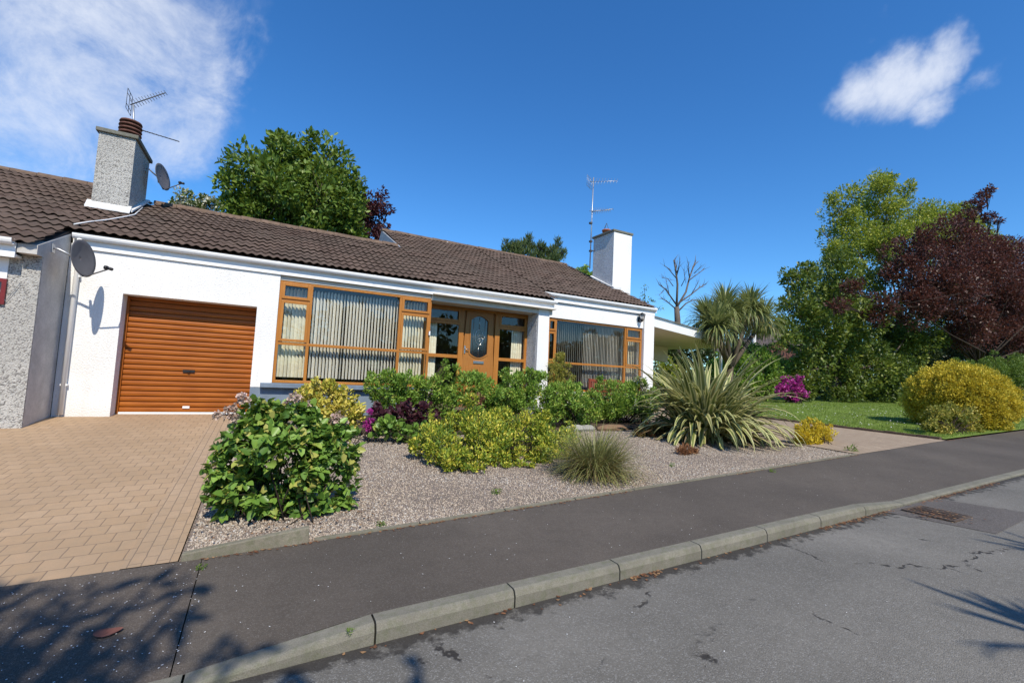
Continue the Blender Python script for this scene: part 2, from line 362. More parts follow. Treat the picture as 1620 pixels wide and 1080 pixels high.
# ------------------------------------------------------------------ ground shape
def zroad(X): return -1.6 + 0.03*np.minimum(X, 22.0) + 0.012*np.maximum(np.minimum(X, 70.0)-22.0, 0)
def yback(X): return np.where(X < 0, 4.12-0.02*X, np.minimum(4.12+0.035*X, 4.62))
def zhouse(X): return np.where(X < 12, -1.055, np.where(X < 22, -1.055+0.03*(X-12), -0.755+0.012*(np.minimum(X, 70)-22)))
def zg(X, Y):
    X = np.asarray(X, float); Y = np.asarray(Y, float)
    zr = zroad(X); yb = yback(X); zb = zr+0.145; zh = zhouse(X)
    a = zr+0.11+0.035*np.clip((Y-2.75)/(yb-2.75), 0, 1)
    b = zb+(zh-zb)*np.clip((Y-yb)/(10.4-yb), 0, 1)
    return np.where(Y < 2.75, zr, np.where(Y < yb, a, b))
def sheet(name, xs, yf0, yf1, ny, mat, lift=0.0, kind='structure', parent=None):
    xs = np.asarray(xs, float); V = []; 
    for x in xs:
        y0, y1 = float(yf0(x)), float(yf1(x))
        for j in range(ny+1):
            y = y0+(y1-y0)*j/ny; V.append((x, y, float(zg(x, y))+lift))
    n = ny+1; Fc = [(i*n+j, (i+1)*n+j, (i+1)*n+j+1, i*n+j+1) for i in range(len(xs)-1) for j in range(ny)]
    o = fast_mesh(name, V, Fc, mat, parent, smooth=True); o['kind'] = kind; return o
c_ = lambda v: (lambda x: v)
xl = np.concatenate([np.arange(-30, -6, 3), np.arange(-6, 16, .5), np.arange(16, 110, 4)])
# one sheet to the horizon, just under everything else
gx = np.concatenate([[-900, -400, -150, -60], np.arange(-30, 80, 4), [90, 140, 300, 900]])
gy = np.concatenate([[-900, -300, -100, -40, -12, -5, 0, 2.5], np.arange(4.2, 11, 1.0), [12, 16, 24, 40, 80, 200, 500, 1200]])
GV = [(x, y, float(zg(np.clip(x, -30, 70), y))-0.06) for x in gx for y in gy]
n_ = len(gy)
o = fast_mesh('ground', GV, [(i*n_+j, (i+1)*n_+j, (i+1)*n_+j+1, i*n_+j+1) for i in range(len(gx)-1) for j in range(n_-1)], M['soil'], smooth=True); o['kind'] = 'structure'
sheet('road', xl, c_(-4.2), c_(2.749), 6, M['road'])
EDGE = -0.45                                             # drive / gravel border
KB = 2.875
def kerb_h(X):
    return 0.11*np.clip((X+0.15)/0.6, 0.25, 1)*np.where(X > 6.0, np.clip((7.0-X)/0.9, 0.28, 1), 1)
def path_sheet(name, xs, mat):
    xs = np.asarray(xs, float); V = []; ny = 6
    for x in xs:
        y0, y1 = KB, float(yback(x)); zk = float(zroad(x)+kerb_h(x)-0.004); zb = float(zg(x, y1+1e-3))
        for j in range(ny+1): V.append((x, y0+(y1-y0)*j/ny, zk+(zb-zk)*(j/ny)**0.8))
    n = ny+1
    o = fast_mesh(name, V, [(i*n+j, (i+1)*n+j, (i+1)*n+j+1, i*n+j+1) for i in range(len(xs)-1) for j in range(ny)], mat, smooth=True); o['kind'] = 'structure'
XJ = -0.30
path_sheet('footpath', np.concatenate([np.arange(XJ+0.003, 16, .3), np.arange(16, 110, 4)]), M['path'])
path_sheet('footpath_crossing', np.concatenate([np.arange(-30, -6, 3), np.arange(-6, XJ-.2, .3), [XJ-0.003]]), M['path_old'])
kb = MB(); x = -29.52
while x < 60:
    L = 0.915; m_ = 0.006; x0, x1 = x+m_, x+L-m_
    zs = [(float(zroad(xx)), float(kerb_h(xx))) for xx in (x0, x1)]
    prof = lambda z, h: [(2.75, z-0.15), (2.752, z+h*0.62), (2.768, z+h*0.93), (2.785, z+h), (KB, z+h), (KB, z-0.15)]
    p0 = [(x0, y, z) for y, z in prof(*zs[0])]; p1 = [(x1, y, z) for y, z in prof(*zs[1])]; n = len(p0)
    kb.add(p0+p1, [tuple(range(n)), tuple(range(n, 2*n))[::-1]]+[(i, n+i, n+(i+1) % n, (i+1) % n) for i in range(n)])
    x += L
tag(kb.build('kerb', M['kerb']), kind='structure')
sheet('driveway', np.arange(-9, EDGE-0.33+1e-6, (EDGE-0.33+9)/20), lambda x: yback(x)+0.002, c_(10.78), 8, M['paver'], 0.0)
sheet('driveway_edging', [EDGE-0.33, EDGE-0.16, EDGE], lambda x: yback(x)+0.002, c_(10.385), 12, M['paver_edge'], 0.004)
sheet('gravel_bed', np.concatenate([[EDGE+0.004], np.arange(0, 9.6, .4), [9.75]]), lambda x: yback(x)+0.03, c_(11.2), 14, M['gravel_base'], -0.012)
sheet('side_driveway', np.arange(9.76, 13.95, .418), lambda x: yback(x)+0.002, c_(19), 20, M['paver2'], 0.004)

M['bed_soil'] = mat_plain('dark_bed_soil', (0.075, 0.055, 0.04), 0.95, .4, 9, .1, 0, .8)
sheet('bed_soil', np.arange(.6, 9.4, .4), lambda x: 7.95-.25*math.sin(x*1.7)+(.5 if x < 2 else 0), c_(10.95), 8, M['bed_soil'], 0.014)
rng = np.random.default_rng(7)
# gravel chips: nobody could count them
def gravel():
    n = 105000
    X = EDGE+0.03+(9.7-EDGE)*rng.random(n)**1.25; yb = yback(X); Y = yb+0.05+(8.9-yb)*rng.random(n)**1.25
    s = rng.uniform(0.0055, 0.0125, n); Z = zg(X, Y)-0.012+s*0.25
    T = np.array([(1, 0, 0), (0, 1, 0), (-1, 0, 0), (0, -1, 0), (0, 0, .75), (0, 0, -.75)], float)
    R = rng.normal(size=(n, 3, 3)); q, _ = np.linalg.qr(R)
    sc = s[:, None]*rng.uniform(0.65, 1.3, (n, 3))
    V = np.einsum('nij,kj->nki', q, T)*sc[:, None, :]+np.stack([X, Y, Z], 1)[:, None, :]
    Fq = np.array([(0, 1, 4), (1, 2, 4), (2, 3, 4), (3, 0, 4), (1, 0, 5), (2, 1, 5), (3, 2, 5), (0, 3, 5)])
    Fc = (Fq[None]+6*np.arange(n)[:, None, None]).reshape(-1, 3)
    # the chips lie in drifts: greyer where they are worn, pinker elsewhere
    drift = np.sin(X*1.9+1.3*np.sin(Y*1.4))*np.sin(Y*2.1+X*.6)
    tone = np.clip(rng.random(n)-0.38*np.clip(drift*1.6, 0, 1)*rng.random(n), 0, 1)
    tag(fast_mesh('gravel', V.reshape(-1, 3), Fc, M['gravel'], tone=np.repeat(tone, 8)), 'pinkish grey gravel chips covering the front bed', 'gravel', kind='stuff')
gravel()

# lawn: sheet plus short blades and daisies
M['turf'] = mat_plain('lawn_turf', (0.145, 0.205, 0.035), 0.9, 0.3, 1.2, 0.2, 0, 0.4)
sheet('lawn', np.concatenate([np.arange(14.08, 20, .5), np.arange(20, 46, 2)]), lambda x: float(yback(x))+0.05, c_(28), 18, M['turf'], 0.02)
M['blade'] = mat_leaf('grass_blade', [(0, (0.09, 0.16, 0.02)), (0.6, (0.15, 0.23, 0.03)), (1, (0.22, 0.28, 0.06))], 0.3)
M['petal'] = mat_plain('white_petal', (0.75, 0.74, 0.72), 0.7, 0.05, 3)
def lawn_grass():
    n = 60000
    X = 14.1+18*rng.random(n)**1.5; Y = 4.75+12*rng.random(n)
    k = rng.uniform(0.6, 1.2, n); a = rng.random(n)*6.28; h = 0.055*k; w = 0.006*k
    Z = zg(X, Y)+0.018; dx, dy = np.cos(a), np.sin(a); lx, ly = rng.normal(0, .02, n), rng.normal(0, .02, n)
    V = np.stack([np.stack([X-dx*w, Y-dy*w, Z], 1), np.stack([X+dx*w, Y+dy*w, Z], 1), np.stack([X+lx, Y+ly, Z+h], 1)], 1)
    tag(fast_mesh('grass', V.reshape(-1, 3), np.arange(3*n).reshape(-1, 3), M['blade'], tone=rng.random(n)), 'short green mown grass of the side lawn', 'grass', kind='stuff')
    n = 420; X = 14.6+9*rng.random(n); Y = 5.5+7*rng.random(n); Z = zg(X, Y)+0.07
    V = [];
    for i in range(n):
        r = rng.uniform(.012, .024)
        V += [(X[i]+r*math.cos(t), Y[i]+r*math.sin(t), Z[i]+rng.normal(0, .006)) for t in (0, 1.57, 3.14, 4.71)]
    tag(fast_mesh('daisies', V, np.arange(4*n).reshape(-1, 4), M['petal']), 'white daisies dotted over the side lawn', 'daisies', kind='stuff')
lawn_grass()
eb = MB()
for i in range(34):
    y0 = 4.72+i*0.22; z = float(zg(14.0, y0))
    eb.box(13.94, 14.06, y0+0.004, y0+0.216, z-0.1, z+0.055+0.008*math.sin(i*2.1))
tag(eb.build('brick_edging', M['brick_edge'], bevel=0.006), 'low brown brick edging between side driveway and lawn', 'edging')
ce = MB()
for i, (xa, xb, h0, h1) in enumerate(((-0.43, 0.42, .05, .12),)):
    ya, yb_ = float(yback(xa)), float(yback(xb))
    za, zb = float(zg(xa, ya+.01)), float(zg(xb, yb_+.01))
    ce.add([(xa, ya-.01, za-.1), (xb, yb_-.01, zb-.1), (xb, yb_+.055, zb-.1), (xa, ya+.055, za-.1), (xa, ya-.01, za+h0), (xb, yb_-.01, zb+h1), (xb, yb_+.055, zb+h1), (xa, ya+.055, za+h0)],
           [(0, 3, 2, 1), (4, 5, 6, 7), (0, 1, 5, 4), (1, 2, 6, 5), (2, 3, 7, 6), (3, 0, 4, 7)])
tag(ce.build('concrete_edging', M['edging'], bevel=0.008), 'mossy concrete edging at the near corner of the gravel bed', 'edging')
fe = MB(); xs_ = np.arange(0.47, 9.7, .9)
for xa in xs_:
    xb = min(xa+.885, 9.7); ya, yb_ = float(yback(xa)), float(yback(xb)); za, zb = float(zg(xa, ya+.01)), float(zg(xb, yb_+.01))
    fe.add([(xa, ya-.005, za-.1), (xb, yb_-.005, zb-.1), (xb, yb_+.05, zb-.1), (xa, ya+.05, za-.1), (xa, ya-.005, za+.012), (xb, yb_-.005, zb+.012), (xb, yb_+.05, zb+.012), (xa, ya+.05, za+.012)],
           [(0, 3, 2, 1), (4, 5, 6, 7), (0, 1, 5, 4), (1, 2, 6, 5), (2, 3, 7, 6), (3, 0, 4, 7)])
tag(fe.build('concrete_edging', M['edging']), 'long flush concrete edging between the footpath and gravel', 'edging')
# road patch and drain
pv = [(6.55, 2.74), (7.9, 2.74), (8.2, 1.9), (6.75, 1.85)]
o = fast_mesh('road_patch', [(x, y, float(zroad(x))+0.004) for x, y in pv], [(3, 2, 1, 0)], M['patch']); o['kind'] = 'structure'
dr = thing('drain_grate', 'rusty drain grate set in the road beside the kerb', 'drain', loc=(7.05, 2.42, float(zroad(7.05))))
M['rust'] = mat_plain('rusty_iron', (0.085, 0.06, 0.042), 0.8, 0.4, 30)
M['pit'] = mat_plain('drain_pit', (0.01, 0.008, 0.007), 0.9)
zz = float(zroad(7.05)); 
MB().box(6.82, 7.28, 2.22, 2.64, zz-0.02, zz+0.0075).build('drain_pit', M['pit'], dr)
fr = MB(); fr.box(6.80, 7.30, 2.19, 2.22, zz-.02, zz+.016).box(6.80, 7.30, 2.64, 2.67, zz-.02, zz+.016).box(6.80, 6.83, 2.22, 2.64, zz-.02, zz+.016).box(7.27, 7.30, 2.22, 2.64, zz-.02, zz+.016)
fr.box(7.035, 7.065, 2.22, 2.64, zz-.02, zz+.016); fr.build('frame', M['rust'], dr)
br = MB()
for i in range(10):
    xx = 6.86+i*0.042
    if abs(xx-7.05) > .025: br.box(xx-.009, xx+.009, 2.22, 2.64, zz-.01, zz+.012)
br.build('bars', M['rust'], dr)

# ------------------------------------------------------------------ the bungalow
SL = 0.46
def zr_(Y): return 2.02+SL*(Y-10.15)
def tile_roof(name, x0, x1, y0, y1, parent, seed=0):
    r = np.random.default_rng(seed)
    per = 0.15; ns = 6; nx = int(round((x1-x0)/per))*ns; xs = np.linspace(x0, x1, nx+1)
    ph = (xs-x0)/per % 1.0
    prof = 0.017*np.cos(ph*2*np.pi)
    cy = 0.345*math.cos(math.atan(SL)); nc = max(1, int(round((y1-y0)/cy))); cy = (y1-y0)/nc
    V = []; Fc = []
    for c in range(nc):
        ya, yb = y0+c*cy-0.02, y0+(c+1)*cy+0.07; jit = np.repeat(r.normal(0, .005, nx//(2*ns)+2), 2*ns)[:nx+1]; b = len(V)
        for (y, up, drop) in ((ya, .052, .017), (ya, .052, 0), (yb, 0.0, 0)):
            for i, x in enumerate(xs): V.append((x, y, zr_(y)+up+prof[i]-drop+jit[i]))
        for l in range(2):
            for i in range(nx): a = b+l*(nx+1)+i; Fc.append((a, a+1, a+nx+2, a+nx+1))
    return fast_mesh(name, V, Fc, M['tile'], parent)
H = thing('bungalow', 'white rendered bungalow with brown tiled roof and golden oak windows', 'house', loc=(4, 10.4, -1.055))
XF = -3.08
w = MB()
# front wall round the garage opening
w.box(XF, -2.32, 10.4, 10.74, -1.15, 1.88).box(-0.23, 0.14, 10.4, 10.74, -0.49, 1.88).box(-2.32, -0.23, 10.4, 10.74, 1.10, 1.88)
w.build('wall', M['render'], H); w = MB()
# right hand wall: over and under the window, corner pier
w.box(6.69, 10.80, 11.12, 11.36, 1.71, 2.30).box(6.69, 10.80, 11.12, 11.36, -1.15, -0.42).box(6.69, 7.10, 11.122, 11.36, -0.42, 1.71)
w.box(10.80, 11.24, 11.06, 11.40, -1.15, 2.28)
# gable, back
w.box(10.96, 11.24, 11.40, 21.8, -1.15, 2.3).box(XF, 11.24, 21.8, 22.0, -1.15, 2.3)
w.prism([(11.0, 11.4, 2.3), (11.0, 21.8, 2.3), (11.0, 16.4, 4.72)], (0.24, 0, 0))
w.build('wall', M['render'], H)
MB().box(-0.23, 3.38, 10.402, 10.74, -1.15, -0.4925).box(0.14, 3.38, 10.402, 10.74, -0.4925, -0.42).build('plinth', M['plinth'], H)
MB().box(-0.06, 3.42, 10.27, 10.46, -0.49, -0.40).build('window_sill', M['plinth'], H, 0.008)
MB().box(0.14, 3.35, 10.44, 10.74, 1.705, 1.88).build('lintel', M['soffit'], H)
# porch: pillar (white face, pebble side), soffit over the door
MB().prism([(6.34, 10.4, -1.15), (6.72, 10.4, -1.15), (6.68, 10.4, 1.80), (6.34, 10.4, 1.80)], (0, 0.07, 0)).build('pillar', M['render'], H)
MB().box(6.335, 6.69, 10.47, 11.12, -1.15, 1.80).build('pillar_side', M['pebble_white'], H)
MB().box(3.36, 6.78, 10.41, 11.04, 1.665, 1.80).build('porch_soffit', M['soffit'], H)
MB().box(3.36, 6.80, 10.24, 10.41, 1.79, 1.82).build('eave_soffit', M['soffit'], H)
# rooms behind the glass
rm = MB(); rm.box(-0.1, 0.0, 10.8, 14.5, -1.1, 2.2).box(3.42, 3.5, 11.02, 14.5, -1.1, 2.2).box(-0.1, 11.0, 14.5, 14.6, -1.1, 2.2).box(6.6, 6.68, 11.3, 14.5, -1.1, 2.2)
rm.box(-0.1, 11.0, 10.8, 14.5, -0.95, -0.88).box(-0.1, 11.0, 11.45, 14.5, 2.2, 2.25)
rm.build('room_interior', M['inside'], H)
# roofs: deck below, tiles above
dk = MB()
dk.prism([(XF, 10.42, zr_(10.42)-.045), (XF, 13.95, zr_(13.95)-.045), (XF, 21.9, 0.9), (XF, 21.9, .8), (XF, 13.95, zr_(13.95)-.2), (XF, 10.42, zr_(10.42)-.2)], (6.4, 0, 0))
dk.prism([(3.34, 10.42, zr_(10.42)-.045), (3.34, 16.45, zr_(16.45)-.045), (3.34, 21.9, 2.3), (3.34, 21.9, 2.2), (3.34, 16.45, zr_(16.45)-.2), (3.34, 10.42, zr_(10.42)-.2)], (3.5, 0, 0))
dk.prism([(6.84, 11.2, zr_(11.2)-.045), (6.84, 16.45, zr_(16.45)-.045), (6.84, 21.9, 2.3), (6.84, 21.9, 2.2), (6.84, 16.45, zr_(16.45)-.2), (6.84, 11.2, zr_(11.2)-.2)], (4.4, 0, 0))
RF = dk.build('roof', M['tile'], H)
tile_roof('roof_tiles', XF-.02, 3.34, 10.30, 13.95, RF, 1)
tile_roof('roof_tiles', 3.34, 6.86, 10.30, 16.45, RF, 2)
tile_roof('roof_tiles', 6.86, 11.30, 11.06, 16.45, RF, 3)
rd = MB()
def ridge(x0, x1, Y):
    n = int((x1-x0)/0.45)
    for i in range(n):
        a, b = x0+(x1-x0)*i/n, x0+(x1-x0)*(i+1)/n-0.008; z = zr_(Y)+.01; dz = .006*math.sin(i*1.7)
        pr = [(-.13, -.045), (-.10, .03), (-.04, .062), (.04, .062), (.10, .03), (.13, -.045)]
        rd.add([(a, Y+p, z+q+dz) for p, q in pr]+[(b, Y+p, z+q+dz-.008) for p, q in pr], [(k, k+1, 7+k, 6+k) for k in range(5)]+[tuple(range(6)), tuple(range(6, 12))[::-1]])
M['ridge'] = mat_plain('ridge_tile', (0.155, 0.105, 0.075), 0.9, 0.3, 5, 0.2, 0, .5)
ridge(-2.7, 3.3, 13.95); rd.build('ridge_tiles', M['ridge'], RF); rd = MB(); ridge(3.3, 11.32, 16.45); rd.build('ridge_tiles', M['ridge'], RF)
MB().prism([(3.30, 13.6, zr_(13.6)+.05), (3.30, 16.45, zr_(16.45)-.02), (3.30, 19.0, 3.2)], (0.05, 0, 0)).build('gable_flashing', M['lead'], RF)
vg = MB(); vg.prism([(11.24, 11.02, zr_(11.02)-.16), (11.24, 16.45, zr_(16.45)-.16), (11.24, 16.45, zr_(16.45)+.0), (11.24, 11.02, zr_(11.02)+.0)], (0.05, 0, 0)); vg.build('bargeboard', M['white_paint'], RF)
MB().tube([at(708, 389, 16.3), at(708, 383, 16.3)], .03).build('vent_pipe', M['white_pvc'], RF)
# fascia + gutters
def gutter(name, x0, x1, Yf, zt, parent):
    g = MB(); w_, h_ = 0.115, 0.085; n = 7
    pr = [(Yf+.005, zt), (Yf, zt), (Yf, zt-.03), (Yf+.012, zt-.06), (Yf+.035, zt-h_), (Yf+.08, zt-h_), (Yf+w_, zt-.06), (Yf+w_, zt), (Yf+w_-.006, zt), (Yf+w_-.008, zt-.055), (Yf+.078, zt-h_+.006), (Yf+.037, zt-h_+.006), (Yf+.018, zt-.055), (Yf+.007, zt-.03)]
    g.prism([(x0, y, z) for y, z in pr], (x1-x0, 0, 0))
    xx = x0+1.2
    while xx < x1-.3:
        g.prism([(xx, y, z) for y, z in ((Yf-.004, zt+.003), (Yf-.004, zt-.032), (Yf+.01, zt-.064), (Yf+.034, zt-h_-.004), (Yf+.08, zt-h_-.004), (Yf+.08, zt-h_-.001), (Yf+.036, zt-h_-.001), (Yf+.011, zt-.06), (Yf, zt-.03), (Yf, zt+.003))], (.05, 0, 0)); xx += 1.9
    return g.build(name, M['white_pvc'], parent)
gutter('gutter', XF+.04, 6.84, 10.245, 2.035, H); gutter('gutter', 6.72, 11.27, 10.955, 2.40, H)
MB().box(XF+.03, 6.80, 10.363, 10.399, 1.80, 1.995).build('fascia', M['white_pvc'], H); MB().box(6.66, 11.25, 11.075-.02, 11.118-.06, 2.17, 2.37).build('fascia', M['white_pvc'], H)
dp = MB(); dp.tube([(-2.95, 10.30, 1.95), (-2.95, 10.30, 1.84), (-2.95, 10.345, 1.74), (-2.95, 10.345, -1.03)], .036, 12)
for z in (1.3, -.55): dp.box(-3.0, -2.9, 10.325, 10.398, z, z+.03)
dp.build('downpipe', M['white_pvc'], H)
# garage
G_ = MB(); pr = []; z = -1.02; p_ = 0.0975; y0 = 10.745
while z < 1.14:
    pr += [(y0+.028, z), (y0+.026, z+.005), (y0, z+.008), (y0-.006, z+.045), (y0, z+.082), (y0+.026, z+.087), (y0+.028, z+.0925)]; z += p_
n = len(pr); V = [(-2.36, y, zz) for y, zz in pr]+[(-0.19, y, zz) for y, zz in pr]
G_.add(V, [(i, n+i, n+i+1, i+1) for i in range(n-1)])
GD = G_.build('garage_door', M['roller'], H)
MB().box(-2.32, -0.23, 10.715, 10.742, -1.056, -1.02).build('bottom_rail', M['white_pvc'], GD)
hb = MB(); hb.box(-1.38, -1.19, 10.715, 10.738, -.262, -.212).tube([(-1.285, 10.716, -.237), (-1.285, 10.69, -.237)], .022, 10); hb.build('handle', M['black'], GD)
MB().box(-1.33, -1.22, 10.722, 10.7395, -.948, -.905).build('label_plate', M['white_pvc'], GD)
MB().box(-2.36, -2.28, 10.70, 10.741, -1.05, 1.10).build('guide_rail', M['roller'], GD)

# windows
def frame_bars(m, x0, x1, z0, z1, y0, y1, wd):
    m.box(x0, x0+wd, y0, y1, z0, z1); m.box(x1-wd, x1, y0, y1, z0, z1); m.box(x0+wd, x1-wd, y0, y1, z1-wd, z1); m.box(x0+wd, x1-wd, y0, y1, z0, z0+wd)
def blinds(name, x0, x1, z0, z1, Y, n, ang, parent, mat, rs, wd=.089, hook=True):
    V = []; Fc = []; r = np.random.default_rng(rs)
    for i in range(n):
        x = x0+(x1-x0)*(i+.5)/n; a = math.radians(ang)+r.normal(0, .06); c, s = math.cos(a)*wd/2, math.sin(a)*wd/2; b = len(V); bow = .006
        for (z, k) in ((z1, .12), (z1-.05, 1), ((z0+z1)/2, 1), (z0+.02, 1)):
            V += [(x-c*k, Y-s*k, z), (x+bow*math.sin(a), Y-bow, z), (x+c*k, Y+s*k, z)]
        for l in range(3):
            for q in range(2): Fc.append((b+l*3+q, b+l*3+q+1, b+l*3+4+q, b+l*3+3+q))
    return fast_mesh(name, V, Fc, mat, parent)
def window(x0, x1, z0, z1, Yf, mul, seed, label, blind):
    ztr = 0.38; fr = MB(); d0, d1 = Yf, Yf+.07; xm = [x0]+mul+[x1]
    frame_bars(fr, x0, x1, z0, z1, d0, d1, .055)
    for xx in mul: fr.box(xx-.03, xx+.03, d0+.001, d1-.001, z0+.055, z1-.055)
    fr.box(x0+.055, x1-.055, d0-.002, d1-.002, ztr-.0, ztr+.06)
    W_ = fr.build('window', M['oak'], H, 0.004); W_['label'] = label
    zv = 1.30
    for (a, b) in ((x0+.045, mul[0]-.02), (mul[1]+.02, x1-.045)):
        cs = MB(); frame_bars(cs, a, b, zv+.03, z1-.045, d0-.022, d0-.001, .055); frame_bars(cs, a, b, ztr+.07, zv-.005, d0-.022, d0-.001, .055)
        cs.box(a, b, d0+.0015, d0+.06, zv-.012, zv+.04); cs.build('casement', M['oak'], W_, 0.004)
    MB().box(x0+.05, x1-.05, d0+.03, d0+.034, z0+.05, z1-.05).build('pane', M['glass'], W_)
    blind(W_)
    return W_
def bl1(W_):
    blinds('vertical_blind', .80, 2.66, -.30, 1.60, 10.66, 27, 51, W_, M['blind'], 3)
    blinds('side_blind', .20, .76, -.30, 1.60, 10.66, 8, 40, W_, M['curtain'], 4, .089); blinds('side_blind', 2.7, 3.28, -.30, 1.60, 10.66, 8, 40, W_, M['curtain'], 5, .089)
window(0.145, 3.38, -.395, 1.70, 10.45, [.745, 2.65], 1, 'long front window with open slatted vertical blinds', bl1)
def bl2(W_):
    blinds('vertical_blind', 7.5, 8.6, -.30, 1.62, 11.42, 15, 68, W_, M['blind'], 6); blinds('vertical_blind', 8.6, 10.05, -.30, 1.62, 11.42, 24, 50, W_, M['blind'], 7)
    blinds('side_blind', 10.15, 10.74, -.30, 1.62, 11.42, 8, 38, W_, M['curtain'], 8, .085); blinds('side_blind', 7.14, 7.38, -.34, 1.62, 11.42, 4, 40, W_, M['curtain'], 9, .085)
window(7.102, 10.798, -.418, 1.708, 11.16, [7.42, 10.1], 2, 'right hand front window with darker half closed blinds', bl2)

# entrance screen and door at the back of the porch
YD = 10.95
en = MB(); x0, x1, z0, z1 = 3.384, 6.333, -1.06, 1.66
frame_bars(en, x0, x1, z0, z1, YD, YD+.07, .07)
for a, b in ((4.31, 4.44), (5.34, 5.48)): en.box(a, b, YD+.001, YD+.069, z0+.07, z1-.07)
for a, b in ((x0+.07, 4.31), (5.48, x1-.07)):
    en.box(a, b, YD+.002, YD+.068, .345, .43); en.box(a, b, YD+.002, YD+.068, 1.20, 1.325)
EN = en.build('entrance_screen', M['oak'], H, 0.004)
for a, b in ((x0+.05, 4.33), (5.46, x1-.05)):
    ev = MB(); frame_bars(ev, a, b, 1.275, 1.60, YD-.02, YD-.001, .055); ev.build('fanlight_frame', M['oak'], EN, .004)
MB().box(x0+.06, 4.32, YD+.03, YD+.034, z0+.06, z1-.06).build('pane', M['glass'], EN); MB().box(5.47, x1-.06, YD+.03, YD+.034, z0+.06, z1-.06).build('pane', M['glass'], EN)
blinds('curtain', 3.46, 3.76, -1.0, 1.24, YD+.14, 5, 15, EN, M['curtain'], 11, .08); blinds('curtain', 5.92, 6.25, -1.0, 1.24, YD+.14, 5, 15, EN, M['curtain'], 12, .08)
# the door leaf: slab with an arched glazed light
dx0, dx1 = 4.445, 5.335
gx0, gx1 = 4.64, 5.13; zb0, zt0 = .50, 1.36
def light(k=0.0):
    p = []
    for i in range(9):
        t = i/8; p.append((gx1+k-(gx1-gx0+2*k)*t, zt0+k*.7+(.10+.02)*math.sin(math.pi*t)**.8))
    for i in range(9):
        t = i/8; p.append((gx0-k+(gx1-gx0+2*k)*t, zb0-k*.7-.11*math.sin(math.pi*t)**.8))
    return p
LP_ = light(); out = []
for (x, z) in LP_:                                         # outer ring on the slab outline
    cx, cz = (gx0+gx1)/2, (zb0+zt0)/2; dx, dz = x-cx, z-cz
    t = min((dx1-cx)/abs(dx) if abs(dx) > 1e-6 else 9e9, ((1.585-cz)/dz if dz > 0 else (cz-(-.98))/-dz) if abs(dz) > 1e-6 else 9e9)
    out.append((cx+dx*t, cz+dz*t))
dl = MB(); n = len(LP_); yy = YD+.012
allp = [(x, yy, z) for x, z in LP_]+[(x, yy, z) for x, z in out]+[(x, yy+.045, z) for x, z in LP_]+[(x, yy+.045, z) for x, z in out]
dl.add(allp, [(i, (i+1) % n, n+(i+1) % n, n+i) for i in range(n)]+[(i, 2*n+i, 2*n+(i+1) % n, (i+1) % n) for i in range(n)]+[(n+i, n+(i+1) % n, 3*n+(i+1) % n, 3*n+i) for i in range(n)])
for (a, b) in ((dx0, dx1),):                               # squared corners of the slab
    dl.box(a, b, yy+.046, yy+.05, -.98, zb0-.14); dl.box(a, gx0-.03, yy+.046, yy+.05, zb0-.14, 1.585); dl.box(gx1+.03, b, yy+.046, yy+.05, zb0-.14, 1.585); dl.box(gx0-.03, gx1+.03, yy+.046, yy+.05, 1.5, 1.585)
for sx in (-1, 1):                                         # raised lower panels with a curved head
    cx = 4.89+sx*.19; q = [(cx-.14, -.85), (cx+.14, -.85)]+[(cx+.14-.28*t, .12+(.055*math.sin(math.pi*(t if sx > 0 else 1-t)*.5))*1.0) for t in (0, .25, .5, .75, 1)]
    dl.prism([(x, yy-.012, z) for x, z in q][::1], (0, .012, 0))
DR = dl.build('front_door', M['door_oak'], H)
rim = MB(); R0, R1 = light(0.0), light(.03)
rim.add([(x, yy-.016, z) for x, z in R0]+[(x, yy-.016, z) for x, z in R1]+[(x, yy+.01, z) for x, z in R1], [(i, (i+1) % n, n+(i+1) % n, n+i) for i in range(n)]+[(n+i, n+(i+1) % n, 2*n+(i+1) % n, 2*n+i) for i in range(n)])
rim.build('light_rim', M['door_oak'], DR)
gm, t_ = new_mat('leaded_door_glass'); finish(t_, (0.012, 0.014, 0.018), 0.06, t_.noise(pos(t_), 22, 2).outputs[0], .05, .003, 0.8)
MB().add([(x, yy+.02, z) for x, z in LP_], [tuple(range(n))]).build('door_light', gm, DR)
ld = MB()
def oval(cx, cz, a, b, rr=.005):
    ld.tube([(cx+a*math.cos(t), yy+.012, cz+b*math.sin(t)) for t in np.linspace(0, 2*math.pi, 25)], rr, 5)
oval(4.885, .93, .115, .20, .008); oval(4.885, .93, .06, .11); oval(4.885, .93, .025, .05)
ld.tube([(4.885, yy+.012, 1.14), (4.885, yy+.012, 1.46)], .005, 5); ld.tube([(4.885, yy+.012, .72), (4.885, yy+.012, .41)], .005, 5)
ld.tube([(4.72, yy+.012, .45), (4.72, yy+.012, 1.42)], .004, 5); ld.tube([(5.05, yy+.012, .45), (5.05, yy+.012, 1.42)], .004, 5)
ld.tube([(4.64, yy+.012, .93), (4.77, yy+.012, .93)], .004, 5); ld.tube([(5.0, yy+.012, .93), (5.13, yy+.012, .93)], .004, 5)
ld.build('leading', M['chrome'], DR)
MB().box(4.75, 5.05, yy-.02, yy-.001, .235, .305).build('letter_box', M['chrome'], DR, .005)
hd = MB(); hd.box(4.475, 4.51, yy-.015, yy-.001, .48, .68).tube([(4.492, yy-.015, .60), (4.492, yy-.055, .60), (4.60, yy-.055, .585)], .011, 8); hd.build('handle', M['chrome'], DR)
MB().box(4.445, 5.335, YD-.06, YD+.06, -1.09, -.985).build('threshold', M['white_pvc'], EN)
MB().box(3.34, 3.372, 10.40, 10.44, .83, .92).build('doorbell', M['white_pvc'], H)

